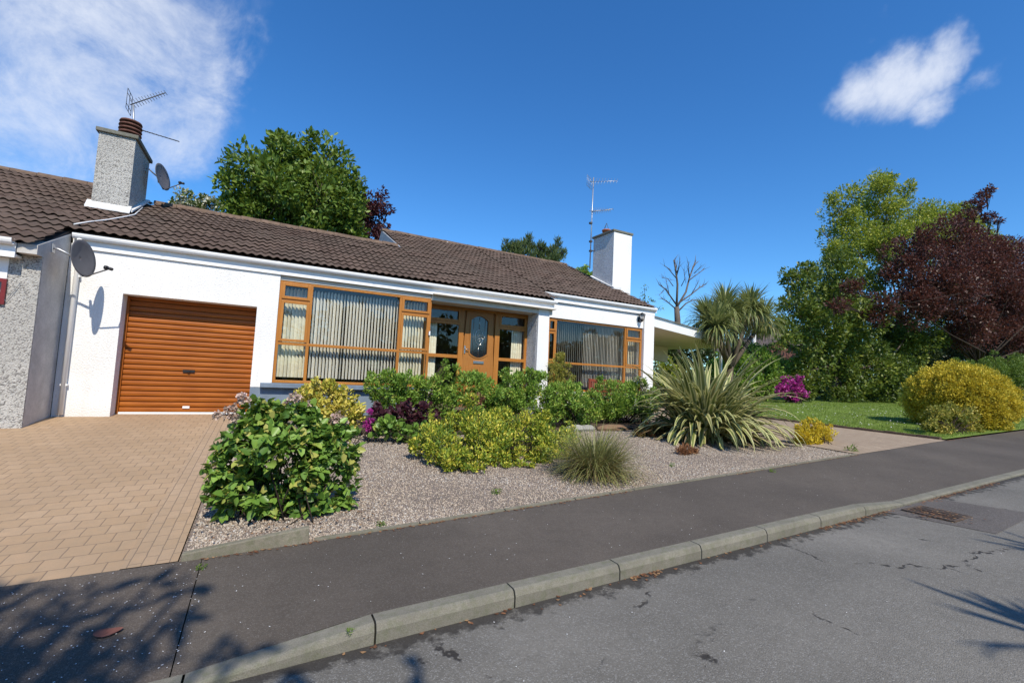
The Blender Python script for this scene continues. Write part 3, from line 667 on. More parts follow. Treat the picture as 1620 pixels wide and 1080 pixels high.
# chimneys
def chimney(x0, x1, y0, y1, ztop, zb, mat, parent, name='chimney'):
    c = MB().box(x0, x1, y0, y1, zb, ztop).build(name, mat, parent)
    MB().box(x0-.05, x1+.05, y0-.05, y1+.05, ztop+.002, ztop+.085).build('cap', M['capstone'], c, .012)
    return c
C2 = chimney(10.97, 11.84, 12.92, 14.1, 5.45, 2.4, M['pebble_white'], H)
MB().box(10.968, 11.842, 12.902, 12.918, 2.6, 5.44).build('front_face', M['render'], C2)
P2 = MB(); cp = at(962, 366, 13.85)[0]; P2.lathe((11.3, 13.75, 5.53), [(.0, 0), (.15, 0), (.15, .2), (.17, .2), (.17, .25), (.12, .25), (.12, .18), (0, .18)]).build('chimney_pot', M['terracotta'], C2)
cg = MB()
for a in range(4): cg.tube([(11.3+.14*math.cos(a*1.57), 13.75+.14*math.sin(a*1.57), 5.76), (11.3, 13.75, 6.06)], .008, 5)
cg.build('pot_guard', M['dark_metal'], C2)
fl = MB(); fl.prism([(10.90, 12.80, zr_(12.80)+.07), (10.96, 12.80, zr_(12.8)+.07), (10.96, 14.15, zr_(14.15)+.12), (10.90, 14.15, zr_(14.15)+.09)], (0, 0, .03)); fl.box(10.9, 11.3, 12.8, 12.9, zr_(12.8)+.05, zr_(12.8)+.13); fl.build('flashing', M['flash'], C2)

# neighbour, joined on the left
N_ = thing('adjoining_house', 'grey pebbledashed house joined to the left end of the bungalow', 'house', loc=(-5, 9.4, -1.055))
nw = MB(); nw.box(-12, -3.083, 9.39, 9.427, -1.2, 1.42); nw.build('wall', M['pebble'], N_)
MB().prism([(-3.30, 9.43, -1.2), (-3.30, 10.39, -1.2), (-3.30, 10.39, 2.03), (-3.30, 9.2, 1.56), (-3.30, 9.2, 1.425), (-3.30, 9.43, 1.425)], (0.215, 0, 0)).build('end_wall', M['fin'], N_)
MB().box(-12, XF-.01, 10.9, 22, -1.2, 1.9).build('rear_wall', M['pebble'], N_)
nd = MB(); nd.prism([(-12, 9.3, zr_(9.3)-.045), (-12, 14.9, zr_(14.9)-.045), (-12, 20.5, 1.5), (-12, 20.5, 1.4), (-12, 14.9, zr_(14.9)-.2), (-12, 9.3, zr_(9.3)-.2)], (12+XF-.03, 0, 0)); NR = nd.build('roof', M['tile'], N_)
tile_roof('roof_tiles', -12.1, XF-.02, 9.14, 14.9, NR, 5)
rd = MB(); ridge(-12, -3.3, 14.9); rd.build('ridge_tiles', bpy.data.materials['ridge_tile'], NR)
gutter('gutter', -12, -3.32, 9.06, 1.60, N_); MB().box(-12, -3.31, 9.18, 9.215, 1.34, 1.56).build('fascia', M['white_pvc'], N_); MB().box(-12, -3.305, 9.216, 9.388, 1.36, 1.39).build('soffit', M['white_paint'], N_)
MB().box(-6, -3.43, 9.37, 9.388, 1.04, 1.35).build('boarding', M['white_pvc'], N_)
wf = MB(); frame_bars(wf, -5.2, -3.42, .66, 1.035, 9.35, 9.387, .05); NWf = wf.build('window', M['red_frame'], N_)
MB().box(-5.15, -3.47, 9.37, 9.375, .7, 1.0).build('pane', gm, NWf)
lt = MB()
for i in range(14):
    for s_ in (-1, 1): lt.tube([(-5.1+i*.13, 9.367, .71), (-5.1+i*.13+s_*.13, 9.367, .99)], .004, 4, False)
lt.build('leading', M['metal'], NWf)
MB().box(-5.2, -3.4, 9.27, 9.388, -1.2, -1.04).build('step', M['white_paint'], N_)
C1 = chimney(-3.39, -2.79, 12.2, 13.5, 4.60, 2.5, M['pebble'], N_)
fl = MB(); fl.prism([(-3.46, 12.10, zr_(12.10)+.05), (-2.74, 12.10, zr_(12.10)+.05), (-2.74, 12.22, zr_(12.2)+.16), (-3.46, 12.22, zr_(12.2)+.16)], (0, 0, .03)); fl.prism([(-2.80, 12.2, zr_(12.2)+.06), (-2.72, 12.2, zr_(12.2)+.06), (-2.72, 13.6, zr_(13.6)+.09), (-2.80, 13.6, zr_(13.6)+.09)], (0, 0, .04)); fl.build('flashing', M['flash'], C1)
pt = MB(); pt.lathe((-3.04, 12.8, 4.684), [(.0, 0), (.18, 0), (.18, .06), (.155, .10), (.155, .14)], 20); pt.build('chimney_pot', M['terracotta'], C1)
lv = MB()
for i in range(4): lv.lathe((-3.04, 12.8, 4.684+.13+i*.085), [(.14, 0), (.21, .0), (.20, .035), (.15, .055), (.14, .085)], 20)
lv.lathe((-3.04, 12.8, 4.684+.47), [(.14, 0), (.205, 0), (.19, .04), (.0, .06)], 20); lv.build('louvred_pot_top', M['pot_dark'], C1)

# cable over the roof
pts = [at(225, 334, 12.9), at(213, 342, 12.05), at(200, 349, 11.75), at(170, 357, 11.2), at(140, 361, 10.8), at(116, 363, 10.45)]
pts = [np.array((p[0], p[1], max(p[2], zr_(p[1])+.06))) for p in pts]
tag(MB().tube(pts, .011, 6).build('cable', M['white_pvc']), 'pale cable trailing down the tiles from the grey chimney', 'cable')

# satellite dishes
def dish(name, label, c, n, r, mount, lnb_len, grp=None):
    T = thing(name, label, 'satellite dish', grp, tuple(mount)); c = np.array(c, float); n = np.array(n, float); n /= np.linalg.norm(n)
    a = np.cross(n, (0, 0, 1)); a /= np.linalg.norm(a); b = np.cross(a, n); m = MB(); vs = []; fs = []; K, L = 32, 6
    for l in range(L+1):
        rr = r*l/L; dpt = 0.18*r*((l/L)**2-1)
        for k in range(K):
            t = 2*math.pi*k/K; vs.append(c+n*dpt+rr*(a*math.cos(t)*.93+b*math.sin(t)))
    for l in range(L):
        for k in range(K): k2 = (k+1) % K; fs.append((l*K+k, l*K+k2, (l+1)*K+k2, (l+1)*K+k))
    m.add(vs, fs, True); o = m.build('reflector', M['dish'], T); sd = o.modifiers.new('solid', 'SOLIDIFY'); sd.thickness = .008; sd.offset = -1
    bk = c-n*(.18*r+.05); low = c-b*r*.97; tip = c+n*lnb_len-b*r*.62
    MB().tube([bk-b*r*.3, low-n*.03, low+n*.02, tip], .011, 6).build('arm', M['dark_metal'], T)
    MB().tube([tip-n*.02+b*.02, tip+n*.05-b*.01], .026, 10).tube([tip-n*.055+b*.03, tip-n*.02+b*.02], .034, 10).build('receiver_head', M['black'], T)
    bm = MB(); bm.tube([mount, np.array(mount)+np.array([.06, 0, 0]), (np.array(mount)+bk)/2+np.array([0, 0, .02]), bk], .017, 8)
    bm.tube([bk-b*.13, bk+b*.13], .02, 8); bm.tube([bk, c-n*.18*r], .05, 8); bm.box(mount[0]-.006, mount[0]+.012, mount[1]-.05, mount[1]+.05, mount[2]-.07, mount[2]+.07); bm.build('bracket', M['metal'], T)
dish('satellite_dish', 'grey satellite dish bracketed to the end wall above the downpipe', (-2.70, 9.70, 1.53), (.95, -.29, .13), .30, (-3.08, 9.71, 1.63), .34)
dish('satellite_dish', 'dark satellite dish mounted behind the grey chimney against the sky', tuple(at(258, 280, 13.25)), (.93, -.32, .2), .31, (-2.785, 13.2, 4.35), .38)

# aerials
def yagi(m, p0, p1, n, el, up):
    p0, p1 = np.array(p0, float), np.array(p1, float); d = (p1-p0)/np.linalg.norm(p1-p0); u = np.array(up, float); u -= d*(u@d); u /= np.linalg.norm(u)
    m.tube([p0, p1], .011, 6)
    for i in range(n):
        q = p0+(p1-p0)*(i+1)/n; l = el*(1-.45*i/n); m.tube([q-u*l, q+u*l], .006, 5)
A1 = thing('television_aerial', 'dark aerial with two long toothed booms behind the grey chimney pot', 'aerial', loc=(-2.72, 12.85, 4.6))
YA = 12.85
MB().tube([at(212, 214, YA), at(211, 166, YA)], .018, 8).build('mast', M['metal'], A1)
m = MB(); yagi(m, at(206, 166, YA), at(262, 147, YA), 13, .10, (0.0, .0, 1)); m.build('upper_boom', M['dark_metal'], A1)
m = MB()
q0 = at(209, 163, YA)
for dz in (-.22, -.12, .12, .22): m.tube([q0+np.array((-.05, -.2, dz)), q0+np.array((-.05, .2, dz))], .006, 5)
for dy in (-.2, 0, .2): m.tube([q0+np.array((-.05, dy, -.22)), q0+np.array((-.05, dy, .22))], .006, 5)
m.build('reflector_grid', M['dark_metal'], A1)
m = MB(); yagi(m, at(214, 203, YA), at(283, 224, YA), 10, .10, (-.3, 1, .25)); m.build('lower_boom', M['dark_metal'], A1)
A2 = thing('television_aerial', 'tall pale mast with two bristly aerials beside the white chimney', 'aerial', loc=(10.85, 14.15, 4.4))
b2, t2 = at(933, 425, 14.15), at(939, 281, 14.15)
MB().tube([b2, t2], [.024, .02], 8).build('mast', M['metal'], A2)
m = MB(); q = at(939, 287, 14.15); yagi(m, q+np.array((-.1, .1, 0)), q+np.array((.55, -.75, -.12)), 9, .24, (.4, .25, .8)); 
for dz in (-.2, -.07, .07, .2): m.tube([q+np.array((-.28, .05, dz)), q+np.array((.12, .28, dz))], .006, 5)
for k in range(4): m.tube([q+np.array((-.28+.13*k, .05+.077*k, -.24)), q+np.array((-.28+.13*k, .05+.077*k, .24))], .006, 5)
m.build('upper_array', M['metal'], A2)
m = MB(); q = at(935.5, 334, 14.15); yagi(m, q+np.array((-.1, 0, -.02)), q+np.array((.72, -.25, .12)), 11, .16, (.1, .3, 1)); yagi(m, q+np.array((0, 0, -.03)), q+np.array((.5, -.7, -.02)), 8, .2, (1, .6, .1)); m.build('lower_array', M['metal'], A2)
for yy_ in (353, 382, 397):
    m = MB(); q = at(934.5, yy_, 14.15); m.box(q[0]-.05, q[0]+.05, q[1]-.05, q[1]+.05, q[2]-.035, q[2]+.035); m.build('clamp', M['dark_metal'], A2)
q = at(934, 397, 14.15); MB().tube([q, (10.98, 14.0, q[2])], .016, 6).build('bracket', M['dark_metal'], A2)

# wall lantern by the right corner
Ln = thing('wall_lantern', 'black lantern with clear glass under the right hand eaves', 'lamp', loc=(10.62, 11.12, 2.05))
def ngon(cx, cy_, z, r): return [(cx+r*math.cos(k*math.pi/3), cy_+r*math.sin(k*math.pi/3), z) for k in range(6)]
cx, cy_ = 10.60, 10.97
gl = MB(); gl.add(ngon(cx, cy_, 2.14, .105)+ngon(cx, cy_, 1.96, .06), [(i, (i+1) % 6, 6+(i+1) % 6, 6+i) for i in range(6)]); gl.build('glass', mat_glass('lantern_glass', (.95, .95, .95), .1), Ln)
fr = MB()
for a, b in zip(ngon(cx, cy_, 2.14, .108), ngon(cx, cy_, 1.955, .063)): fr.tube([a, b], .008, 5)
fr.add(ngon(cx, cy_, 2.14, .115)+ngon(cx, cy_, 2.19, .02)+[(cx, cy_, 2.2)], [(i, (i+1) % 6, 6+(i+1) % 6, 6+i) for i in range(6)]+[(6+i, 6+(i+1) % 6, 12) for i in range(6)])
fr.add(ngon(cx, cy_, 1.96, .065)+ngon(cx, cy_, 1.90, .025), [(i, (i+1) % 6, 6+(i+1) % 6, 6+i) for i in range(6)]+[tuple(range(6, 12))]); fr.build('frame', M['black'], Ln)
MB().tube([(cx, 11.118, 1.98), (cx, 11.05, 1.90), (cx, cy_, 1.90)], .013, 8).box(cx-.04, cx+.04, 11.105, 11.119, 1.9, 2.06).build('bracket', M['black'], Ln)
MB().lathe((cx, cy_, 1.97), [(0, 0), (.02, 0), (.035, .05), (.03, .1), (0, .12)], 12).build('bulb', M['white_pvc'], Ln)

# red bench under the right window
Bn = thing('garden_bench', 'red stained wooden bench below the right hand window', 'bench', loc=(9.2, 10.8, -1.055))
bx0, bx1 = 8.55, 9.9; b = MB()
b.box(bx0+.07, bx1-.07, 10.96, 11.0, -.10, -.02).box(bx0+.07, bx1-.07, 10.96, 11.0, -.52, -.46)
for i in range(15): xx = bx0+.12+i*(bx1-bx0-.24)/14; b.box(xx-.02, xx+.02, 10.97, 10.99, -.46, -.10)
b.build('backrest', M['bench'], Bn, .004)
s_ = MB()
for i in range(5): s_.box(bx0+.03, bx1-.03, 10.5+i*.09, 10.58+i*.09, -.64, -.61)
s_.build('seat', M['bench'], Bn, .004)
for xx in (bx0, bx1-.06):
    MB().box(xx, xx+.06, 10.95, 11.01, -1.055, -.01).build('leg', M['bench'], Bn, .004); MB().box(xx, xx+.06, 10.48, 10.54, -1.055, -.40).build('leg', M['bench'], Bn, .004)
    MB().box(xx-.005, xx+.065, 10.44, 10.95, -.40, -.365).build('armrest', M['bench'], Bn, .004)

M['cp_soffit'] = mat_plain('beige_carport_lining', (0.74, 0.62, 0.52), .8, .06, 2)
# carport running back from the right corner
CP = thing('carport', 'flat roofed white carport set back at the right end', 'carport', loc=(13.5, 12.5, -1.055))
e = np.array([0.97, 0.243, -0.034]); a0 = np.array([11.26, 11.30, 0]); La = 7.2
a1 = a0+e*La; nrm = np.array([-.243, .97, 0])
m = MB(); m.prism([a0+(0, 0, 1.865), a1+(0, 0, 1.88), a1+(0, 0, 2.185), a0+(0, 0, 2.185)], nrm*.04); m.build('fascia', M['white_paint'], CP)
m = MB(); m.prism([a0+(0, 0, 2.19), a1+(0, 0, 2.19), a1+(0, 0, 2.225), a0+(0, 0, 2.225)], nrm*.1-nrm*.15); m.prism([a0+nrm*.02+(0, 0, 2.1), a1+nrm*.02+(0, 0, 2.1), (18.2, 20.6, 1.86), (11.26, 20.6, 2.1)], (0, 0, .085)); m.build('roof', M['capstone'], CP)
m = MB(); m.prism([a0+nrm*.045+(0, 0, 1.9), a1+nrm*.045+(0, 0, 1.9), (18.2, 20.5, 1.66), (11.26, 20.5, 1.9)], (0, 0, .03)); m.build('ceiling', M['cp_soffit'], CP)
MB().prism([(11.26, 16, float(at(1045, 558, 16)[2])), (17.2, 16, .95), (17.2, 16, 1.68), (11.26, 16, 1.89)], (0, .2, 0)).build('rear_panel', M['cp_soffit'], CP)
for p in (a0+e*6.3+nrm*.3, np.array((16.0, 19.4, 0))): MB().box(p[0]-.05, p[0]+.05, p[1]-.05, p[1]+.05, -1.05, 1.62).build('post', M['white_paint'], CP)

# ------------------------------------------------------------------ planting
def unit(v): return v/(np.linalg.norm(v, axis=-1, keepdims=True)+1e-9)
T_RHOMB = (np.array([(0, 0, 0), (.5, .42, .1), (0, 1, -.05), (-.5, .42, .1)]), [(0, 1, 2, 3)])
T_FOLD = (np.array([(0, 0, 0), (.5, .3, .14), (.36, .72, .06), (0, 1, -.16), (-.36, .72, .06), (-.5, .3, .14)]), [(0, 1, 2, 3), (0, 3, 4, 5)])
T_ROUND = (np.array([(0, 0, 0), (.5, .22, .12), (.5, .72, .1), (0, 1, -.06), (-.5, .72, .1), (-.5, .22, .12)]), [(0, 1, 2, 3), (0, 3, 4, 5)])
def leaves(name, P, D, N, L, Wd, tmpl, mat, parent, tone, smooth=False):
    tv, tf = tmpl; D = unit(D); Xa = unit(np.cross(D, N)); Na = np.cross(Xa, D); k = len(tv); n = len(P)
    V = (P[:, None, :]+Xa[:, None, :]*(tv[None, :, 0:1]*Wd[:, None, None])+D[:, None, :]*(tv[None, :, 1:2]*L[:, None, None])+Na[:, None, :]*(tv[None, :, 2:3]*Wd[:, None, None]))
    Fc = (np.array(tf)[None]+k*np.arange(n)[:, None, None]).reshape(-1, 4)
    return fast_mesh(name, V.reshape(-1, 3), Fc, mat, parent, np.repeat(tone, len(tf)), smooth)
def circ(lst, Y):
    out = []
    for c in lst:
        p = at(c[0], c[1], c[3] if len(c) > 3 else Y); out.append((p, c[2]*float(p @ FW)/F_PX))
    return out
def foliage(name, clumps, mat, parent, n, L, Wd, tmpl=T_FOLD, seed=1, out=.6, up=.25, rnd=.75, nup=.7, puff=.42, npf=10, zsq=1.0, zmin=None, tone_sp=.35, shell=.55, lai=2.0):
    r = np.random.default_rng(seed); ws = np.array([c[1]**2 for c in clumps])
    if lai: n = int(min(lai*2*math.pi*ws.sum()/(L*Wd*.55), 130000))
    ws = ws/ws.sum(); Ps = []; Os = []; Ts = []
    for (c, R), w in zip(clumps, ws):
        m = max(6, int(n*w)); k = npf; pc = unit(r.normal(size=(k, 3)))*(R*(.45+.42*r.random((k, 1)))); pc[:, 2] *= zsq
        pr = R*puff*r.uniform(.6, 1.25, k); i = r.integers(0, k, m); d = unit(r.normal(size=(m, 3)))
        q = pc[i]+d*(pr[i]*(shell+(1-shell)*r.random(m))**1.0)[:, None]; Ps.append(c+q); Os.append(unit(unit(q)*.6+d*.6)); Ts.append(np.clip(.5+tone_sp*r.normal(size=m)*.7+(r.normal(size=k)*.12)[i], 0, 1))
    P = np.concatenate(Ps); O = np.concatenate(Os); T = np.concatenate(Ts)
    if zmin is not None:
        g = zg(P[:, 0], P[:, 1])+zmin; ok = P[:, 2] > g-.12; P, O, T = P[ok], O[ok], T[ok]; P[:, 2] = np.maximum(P[:, 2], zg(P[:, 0], P[:, 1])+zmin)
    m = len(P); D = O*out+r.normal(size=(m, 3))*rnd*.6+np.array((0, 0, up)); Nn = unit(O*.5+np.array((0, 0, nup))+r.normal(size=(m, 3))*.45)
    s = r.uniform(.5, 1.3, m)
    return leaves(name, P, D, Nn, L*s, Wd*s*r.uniform(.85, 1.15, m), tmpl, mat, parent, T)
def ground_under(clumps):
    c = np.mean([p for p, _ in clumps], 0); return np.array((c[0], c[1], float(zg(c[0], c[1]))))
def stems(name, base, tips, mat, parent, r0, r1=.3, seed=0, sides=5, spread=.1, mid=.25):
    r = np.random.default_rng(seed); m = MB(); base = np.array(base, float)
    for t in tips:
        t = np.array(t, float); b = base+np.array((*(r.normal(size=2)*spread), 0)); b[2] = base[2]-.03
        d = t-b; q1 = b+d*.35+np.array((*(r.normal(size=2)*np.linalg.norm(d)*.05), np.linalg.norm(d)*mid*.4)); q2 = b+d*.7+np.array((0, 0, np.linalg.norm(d)*mid*.3))
        m.tube([b, q1, q2, t], [r0, r0*.8, r0*.55, r0*r1], sides)
    return m.build(name, mat, parent)
def shrub(name, label, cat, clumps, mat, n, L, Wd, group=None, stem=.015, smat='twig', grow=1.0, sprigs=3, **kw):
    clumps = [(c, R*grow) for c, R in clumps]; rs = np.random.default_rng(len(clumps)); b = ground_under(clumps)
    for c, R in list(clumps):
        for _ in range(sprigs): v = unit(rs.normal(size=3)+(0, 0, .5)); clumps.append((c+v*R*rs.uniform(.95, 1.2), R*rs.uniform(.14, .26)))
    T = thing(name, label, cat, group, tuple(b)); stems('stem', b, [c for c, _ in clumps], M[smat], T, stem, seed=3, spread=.12)
    foliage('foliage', clumps, mat, T, n, L, Wd, **kw); return T
def tree(name, label, clumps, mat, n, L, Wd, trunk_r, fork, cat='tree', group=None, base=None, smat='bark', twigs=0, **kw):
    b = ground_under(clumps) if base is None else np.array((base[0], base[1], float(zg(base[0], base[1])))); T = thing(name, label, cat, group, tuple(b))
    cm = np.mean([p for p, _ in clumps], 0); fk = b+(cm-b)*fork+np.array((0, 0, 0)); fk[0:2] = b[0:2]+(cm[0:2]-b[0:2])*fork*.6
    MB().tube([b-(0, 0, .2), b+(fk-b)*.12, b+(fk-b)*.5+np.array((.05, .05, 0)), fk], [trunk_r*1.5, trunk_r*1.08, trunk_r*.9, trunk_r*.75], 10).build('trunk', M[smat], T)
    r = np.random.default_rng(11); m = MB()
    for c, R in clumps:
        c = np.array(c); d = c-fk; l = np.linalg.norm(d); side = r.normal(size=3)*l*.08
        m.tube([fk-(fk-b)*.15*r.random(), fk+d*.35+side+(0, 0, l*.05), fk+d*.7+side*.5, c, c+unit(d)*R*.6], [v*trunk_r*min(1, R/np.median([q[1] for q in clumps])) for v in (.42, .3, .2, .11, .03)], 6)
        for k in range(3+twigs):
            e = c+unit(r.normal(size=3)+unit(d)*.6)*R*r.uniform(.7, 1.02); m.tube([c-d*.12, (c+e)/2+r.normal(size=3)*R*.08, e], [trunk_r*.1, trunk_r*.06, trunk_r*.02], 4)
    m.build('limbs', M[smat], T)
    foliage('crown', clumps, mat, T, n, L, Wd, **kw); return T

L_ = {}
L_['chestnut'] = mat_leaf('leaf_mid_green', [(0, (0.0613, 0.1129, 0.0174)), (0.5, (0.1225, 0.1997, 0.0278)), (1, (0.2144, 0.2865, 0.0521))], .28)
L_['beech'] = mat_leaf('leaf_copper_beech', [(0, (0.0352, 0.016, 0.0224)), (0.6, (0.08, 0.0288, 0.0352)), (1, (0.144, 0.056, 0.048))], .22, tcol=(.2, .03, .03))
L_['maple'] = mat_leaf('leaf_red_maple', [(0, (0.040, 0.020, 0.016)), (.5, (0.088, 0.034, 0.026)), (.85, (0.115, 0.045, 0.032)), (1, (0.105, 0.075, 0.035))], .32, tcol=(.2, .06, .04))
L_['lime'] = mat_leaf('leaf_yellow_green', [(0, (0.1438, 0.2124, 0.0224)), (0.5, (0.2873, 0.3464, 0.0403)), (1, (0.4964, 0.4694, 0.067))], .35)
L_['dark'] = mat_leaf('leaf_dark_green', [(0, (0.0498, 0.0826, 0.0158)), (0.6, (0.1164, 0.1671, 0.0256)), (1, (0.2494, 0.2753, 0.0472))], .25)
L_['laurel'] = mat_leaf('leaf_laurel', [(0, (0.0165, 0.035, 0.0112)), (0.7, (0.0413, 0.0688, 0.0187)), (1, (0.0825, 0.1125, 0.0375))], .12, .42)
L_['conifer'] = mat_leaf('conifer_green', [(0, (0.0363, 0.0675, 0.024)), (0.6, (0.0743, 0.1125, 0.033)), (1, (0.1403, 0.165, 0.0525))], .15, .6)
L_['pieris'] = mat_leaf('leaf_fresh_green', [(0, (0.0952, 0.1891, 0.0267)), (0.5, (0.2041, 0.345, 0.0489)), (0.9, (0.3402, 0.4673, 0.0779)), (1, (0.517, 0.5119, 0.1113))], .3)
L_['hydrangea'] = mat_leaf('leaf_hydrangea', [(0, (0.073, 0.1522, 0.0284)), (0.5, (0.1511, 0.274, 0.0447)), (0.9, (0.2437, 0.3856, 0.071)), (1, (0.4144, 0.406, 0.1014))], .26, .38)
L_['privet'] = mat_leaf('leaf_golden', [(0, (0.1566, 0.2192, 0.0313)), (0.3, (0.4072, 0.4072, 0.0549)), (0.7, (0.7204, 0.5951, 0.1096)), (1, (0.85, 0.7047, 0.2192))], .25, tcol=(.4, .35, .04))
L_['euonymus'] = mat_leaf('leaf_variegated', [(0, (0.0902, 0.1706, 0.0281)), (0.42, (0.2254, 0.3111, 0.0362)), (0.7, (0.496, 0.5018, 0.0502)), (1, (0.85, 0.7025, 0.1204))], .27, tcol=(.3, .32, .03))
L_['heuchera'] = mat_leaf('leaf_purple', [(0, (0.0273, 0.0081, 0.0149)), (0.6, (0.0668, 0.0203, 0.0304)), (1, (0.1215, 0.0607, 0.054))], .2, tcol=(.25, .03, .06))
L_['copper'] = mat_leaf('leaf_copper', [(0, (0.09, 0.03, 0.018)), (.6, (0.19, 0.075, 0.04)), (1, (0.28, 0.15, 0.08))], .2, tcol=(.3, .08, .04))
L_['magenta'] = mat_leaf('petal_magenta', [(0, (0.22, 0.012, 0.13)), (.6, (0.42, 0.03, 0.26)), (1, (0.58, 0.12, 0.42))], .3, tcol=(.6, .05, .35))
L_['deadhead'] = mat_leaf('petal_dried', [(0, (0.325, 0.221, 0.169)), (0.6, (0.598, 0.468, 0.377)), (1, (0.78, 0.572, 0.52))], .2, .8, tcol=(.4, .3, .2))
L_['yellow'] = mat_leaf('leaf_bright_yellow', [(0, (0.2496, 0.2496, 0.0234)), (0.35, (0.624, 0.468, 0.0312)), (1, (0.85, 0.6708, 0.0546))], .25, tcol=(.5, .38, .02))
L_['golddome'] = mat_leaf('conifer_gold', [(0, (0.20, 0.20, 0.025)), (.3, (0.48, 0.40, 0.035)), (1, (0.80, 0.63, 0.07))], .28, .6, tcol=(.6, .48, .03))
L_['goldshrub'] = mat_leaf('leaf_gold_green', [(0, (0.09, 0.135, 0.0225)), (0.5, (0.285, 0.285, 0.045)), (1, (0.63, 0.51, 0.12))], .25, tcol=(.35, .3, .04))
L_['bronze'] = mat_leaf('leaf_bronze', [(0, (0.098, 0.042, 0.021)), (0.5, (0.266, 0.112, 0.042)), (1, (0.476, 0.252, 0.112))], .15, .6, tcol=(.3, .1, .04))
L_['carpet'] = mat_leaf('leaf_carpet', [(0, (0.26, 0.026, 0.026)), (0.18, (0.286, 0.065, 0.039)), (0.3, (0.247, 0.156, 0.039)), (1, (0.364, 0.312, 0.091))], .15, .6, tcol=(.3, .1, .04))
L_['white'] = mat_leaf('blossom_cream', [(0, (0.072, 0.108, 0.024)), (0.5, (0.12, 0.156, 0.036)), (0.62, (0.6, 0.564, 0.432)), (1, (0.816, 0.78, 0.624))], .2)
L_['weed'] = mat_leaf('leaf_weed', [(0, (0.088, 0.16, 0.024)), (1, (0.2112, 0.304, 0.048))], .3)

# --- trees behind the roofs
tree('broadleaf_tree', 'large green broadleaf tree rising behind the garage roof', circ([(400, 268, 46), (455, 250, 36), (510, 262, 42), (540, 295, 34), (378, 312, 38), (440, 312, 55, 25), (500, 322, 55, 25), (545, 350, 40), (362, 335, 26), (480, 372, 40), (415, 352, 40), (556, 382, 24), (362, 285, 18), (444, 228, 15), (492, 226, 14), (555, 315, 25), (470, 300, 60, 28), (430, 335, 60, 29), (520, 340, 50, 29)], 26), L_['chestnut'], 26000, .28, .14, .3, .45, lai=2.2, seed=21, puff=.5, npf=12)
tree('copper_beech_tree', 'dark purple beech tree beside the large green tree', circ([(588, 322, 20), (600, 350, 24), (583, 375, 24), (604, 306, 9), (612, 332, 9), (563, 288, 8), (575, 345, 30), (607, 372, 12), (596, 390, 20), (560, 360, 30, 29)], 28), L_['beech'], 6500, .22, .11, .22, .5, lai=1.5, seed=22, puff=.4, npf=11, out=1.0, up=-.1)
shrub('flowering_shrub', 'cream flowering shrub peeping over the ridge beside the grey chimney', 'shrub', circ([(300, 320, 20), (328, 325, 16), (283, 327, 12), (312, 335, 22), (290, 345, 22)], 22), L_['white'], 3800, .13, .08, stem=.04, seed=23)
cz = circ([(800, 395, 9), (800, 383, 4), (820, 395, 14), (838, 388, 11), (838, 376, 5), (852, 395, 16), (870, 398, 14), (882, 390, 7), (882, 380, 4), (888, 402, 12), (820, 410, 22), (860, 412, 24), (800, 410, 14)], 30)
tree('conifer_tree', 'dark green conifer with several tops behind the main ridge', cz, L_['conifer'], 11000, .30, .05, .25, .5, seed=24, out=.5, up=.9, rnd=.5, puff=.5)
shrub('garden_tree', 'small green treetop showing between the ridge and white chimney', 'tree', circ([(925, 428, 7), (915, 432, 8), (934, 436, 8), (926, 440, 12)], 27), L_['pieris'], 900, .16, .09, stem=.04, seed=25)
# pollarded tree
PT = thing('pollarded_tree', 'bare pollarded tree with stubby upturned branches beyond the carport', 'tree', loc=tuple(np.array((*at(1072, 505, 27)[:2], float(zg(at(1072, 505, 27)[0], 27))))))
def z4(u, v, dY=0.0): return at(780+.2963*u, 260+.2963*v, 27+dY)
tk = MB(); tk.tube([np.array(PT.location)-(0, 0, .1), z4(985, 900), z4(985, 830), z4(980, 760)], [.33, .26, .24, .20], 10); tk.build('trunk', M['bark_pale'], PT)
lb = MB()
for pts, r0 in (([(980, 765), (985, 640), (975, 560), (965, 510)], .17), ([(982, 760), (1030, 680), (1050, 600), (1080, 518)], .16), ([(985, 745), (1060, 692), (1100, 660), (1138, 638)], .11), ([(976, 745), (920, 665), (885, 640)], .11),
                ([(988, 785), (1030, 742), (1065, 725), (1094, 724)], .11), ([(972, 768), (930, 732), (898, 714)], .09), ([(1045, 620), (1085, 590), (1130, 558)], .08), ([(1050, 605), (1043, 560), (1042, 518)], .07), ([(976, 605), (935, 555), (914, 540)], .07),
                ([(982, 590), (992, 545), (998, 506)], .07), ([(962, 650), (935, 612), (900, 604)], .06), ([(940, 690), (930, 650), (925, 615)], .05), ([(1075, 580), (1095, 560), (1115, 540)], .05), ([(1060, 690), (1090, 640), (1100, 620)], .05), ([(915, 665), (895, 690), (885, 700)], .04), ([(1005, 650), (1025, 610), (1018, 560)], .06)):
    k = len(pts); dy = (hash(pts[-1]) % 7-3)*.25
    lb.tube([z4(u, v, dy*i/(k-1)) for i, (u, v) in enumerate(pts)], [r0*.6*(1-.5*i/(k-1)) for i in range(k)], 7)
    e = z4(*pts[-1], dy); d = unit(np.array(e)-np.array(z4(*pts[-2], dy*.6)))
    for q in range(9):
        dd = unit(d+rng.normal(size=3)*.55+(0, 0, .35)); lb.tube([e-d*.1-d*.16*q, e-d*.16*q+dd*rng.uniform(.25, .7)], [r0*.22, r0*.06], 5)
lb.build('limbs', M['bark_pale'], PT)
sp = MB(); b_ = at(1022, 500, 24); sp.tube([np.array((b_[0], 24, -1)), at(1021, 478, 24), at(1019, 450, 24)], [.03, .02, .008], 5)
SPT = thing('sapling', 'thin sparse sapling behind the right end of the gutter', 'sapling', loc=(b_[0], 24, -1.0)); sp.build('stem', M['twig'], SPT)
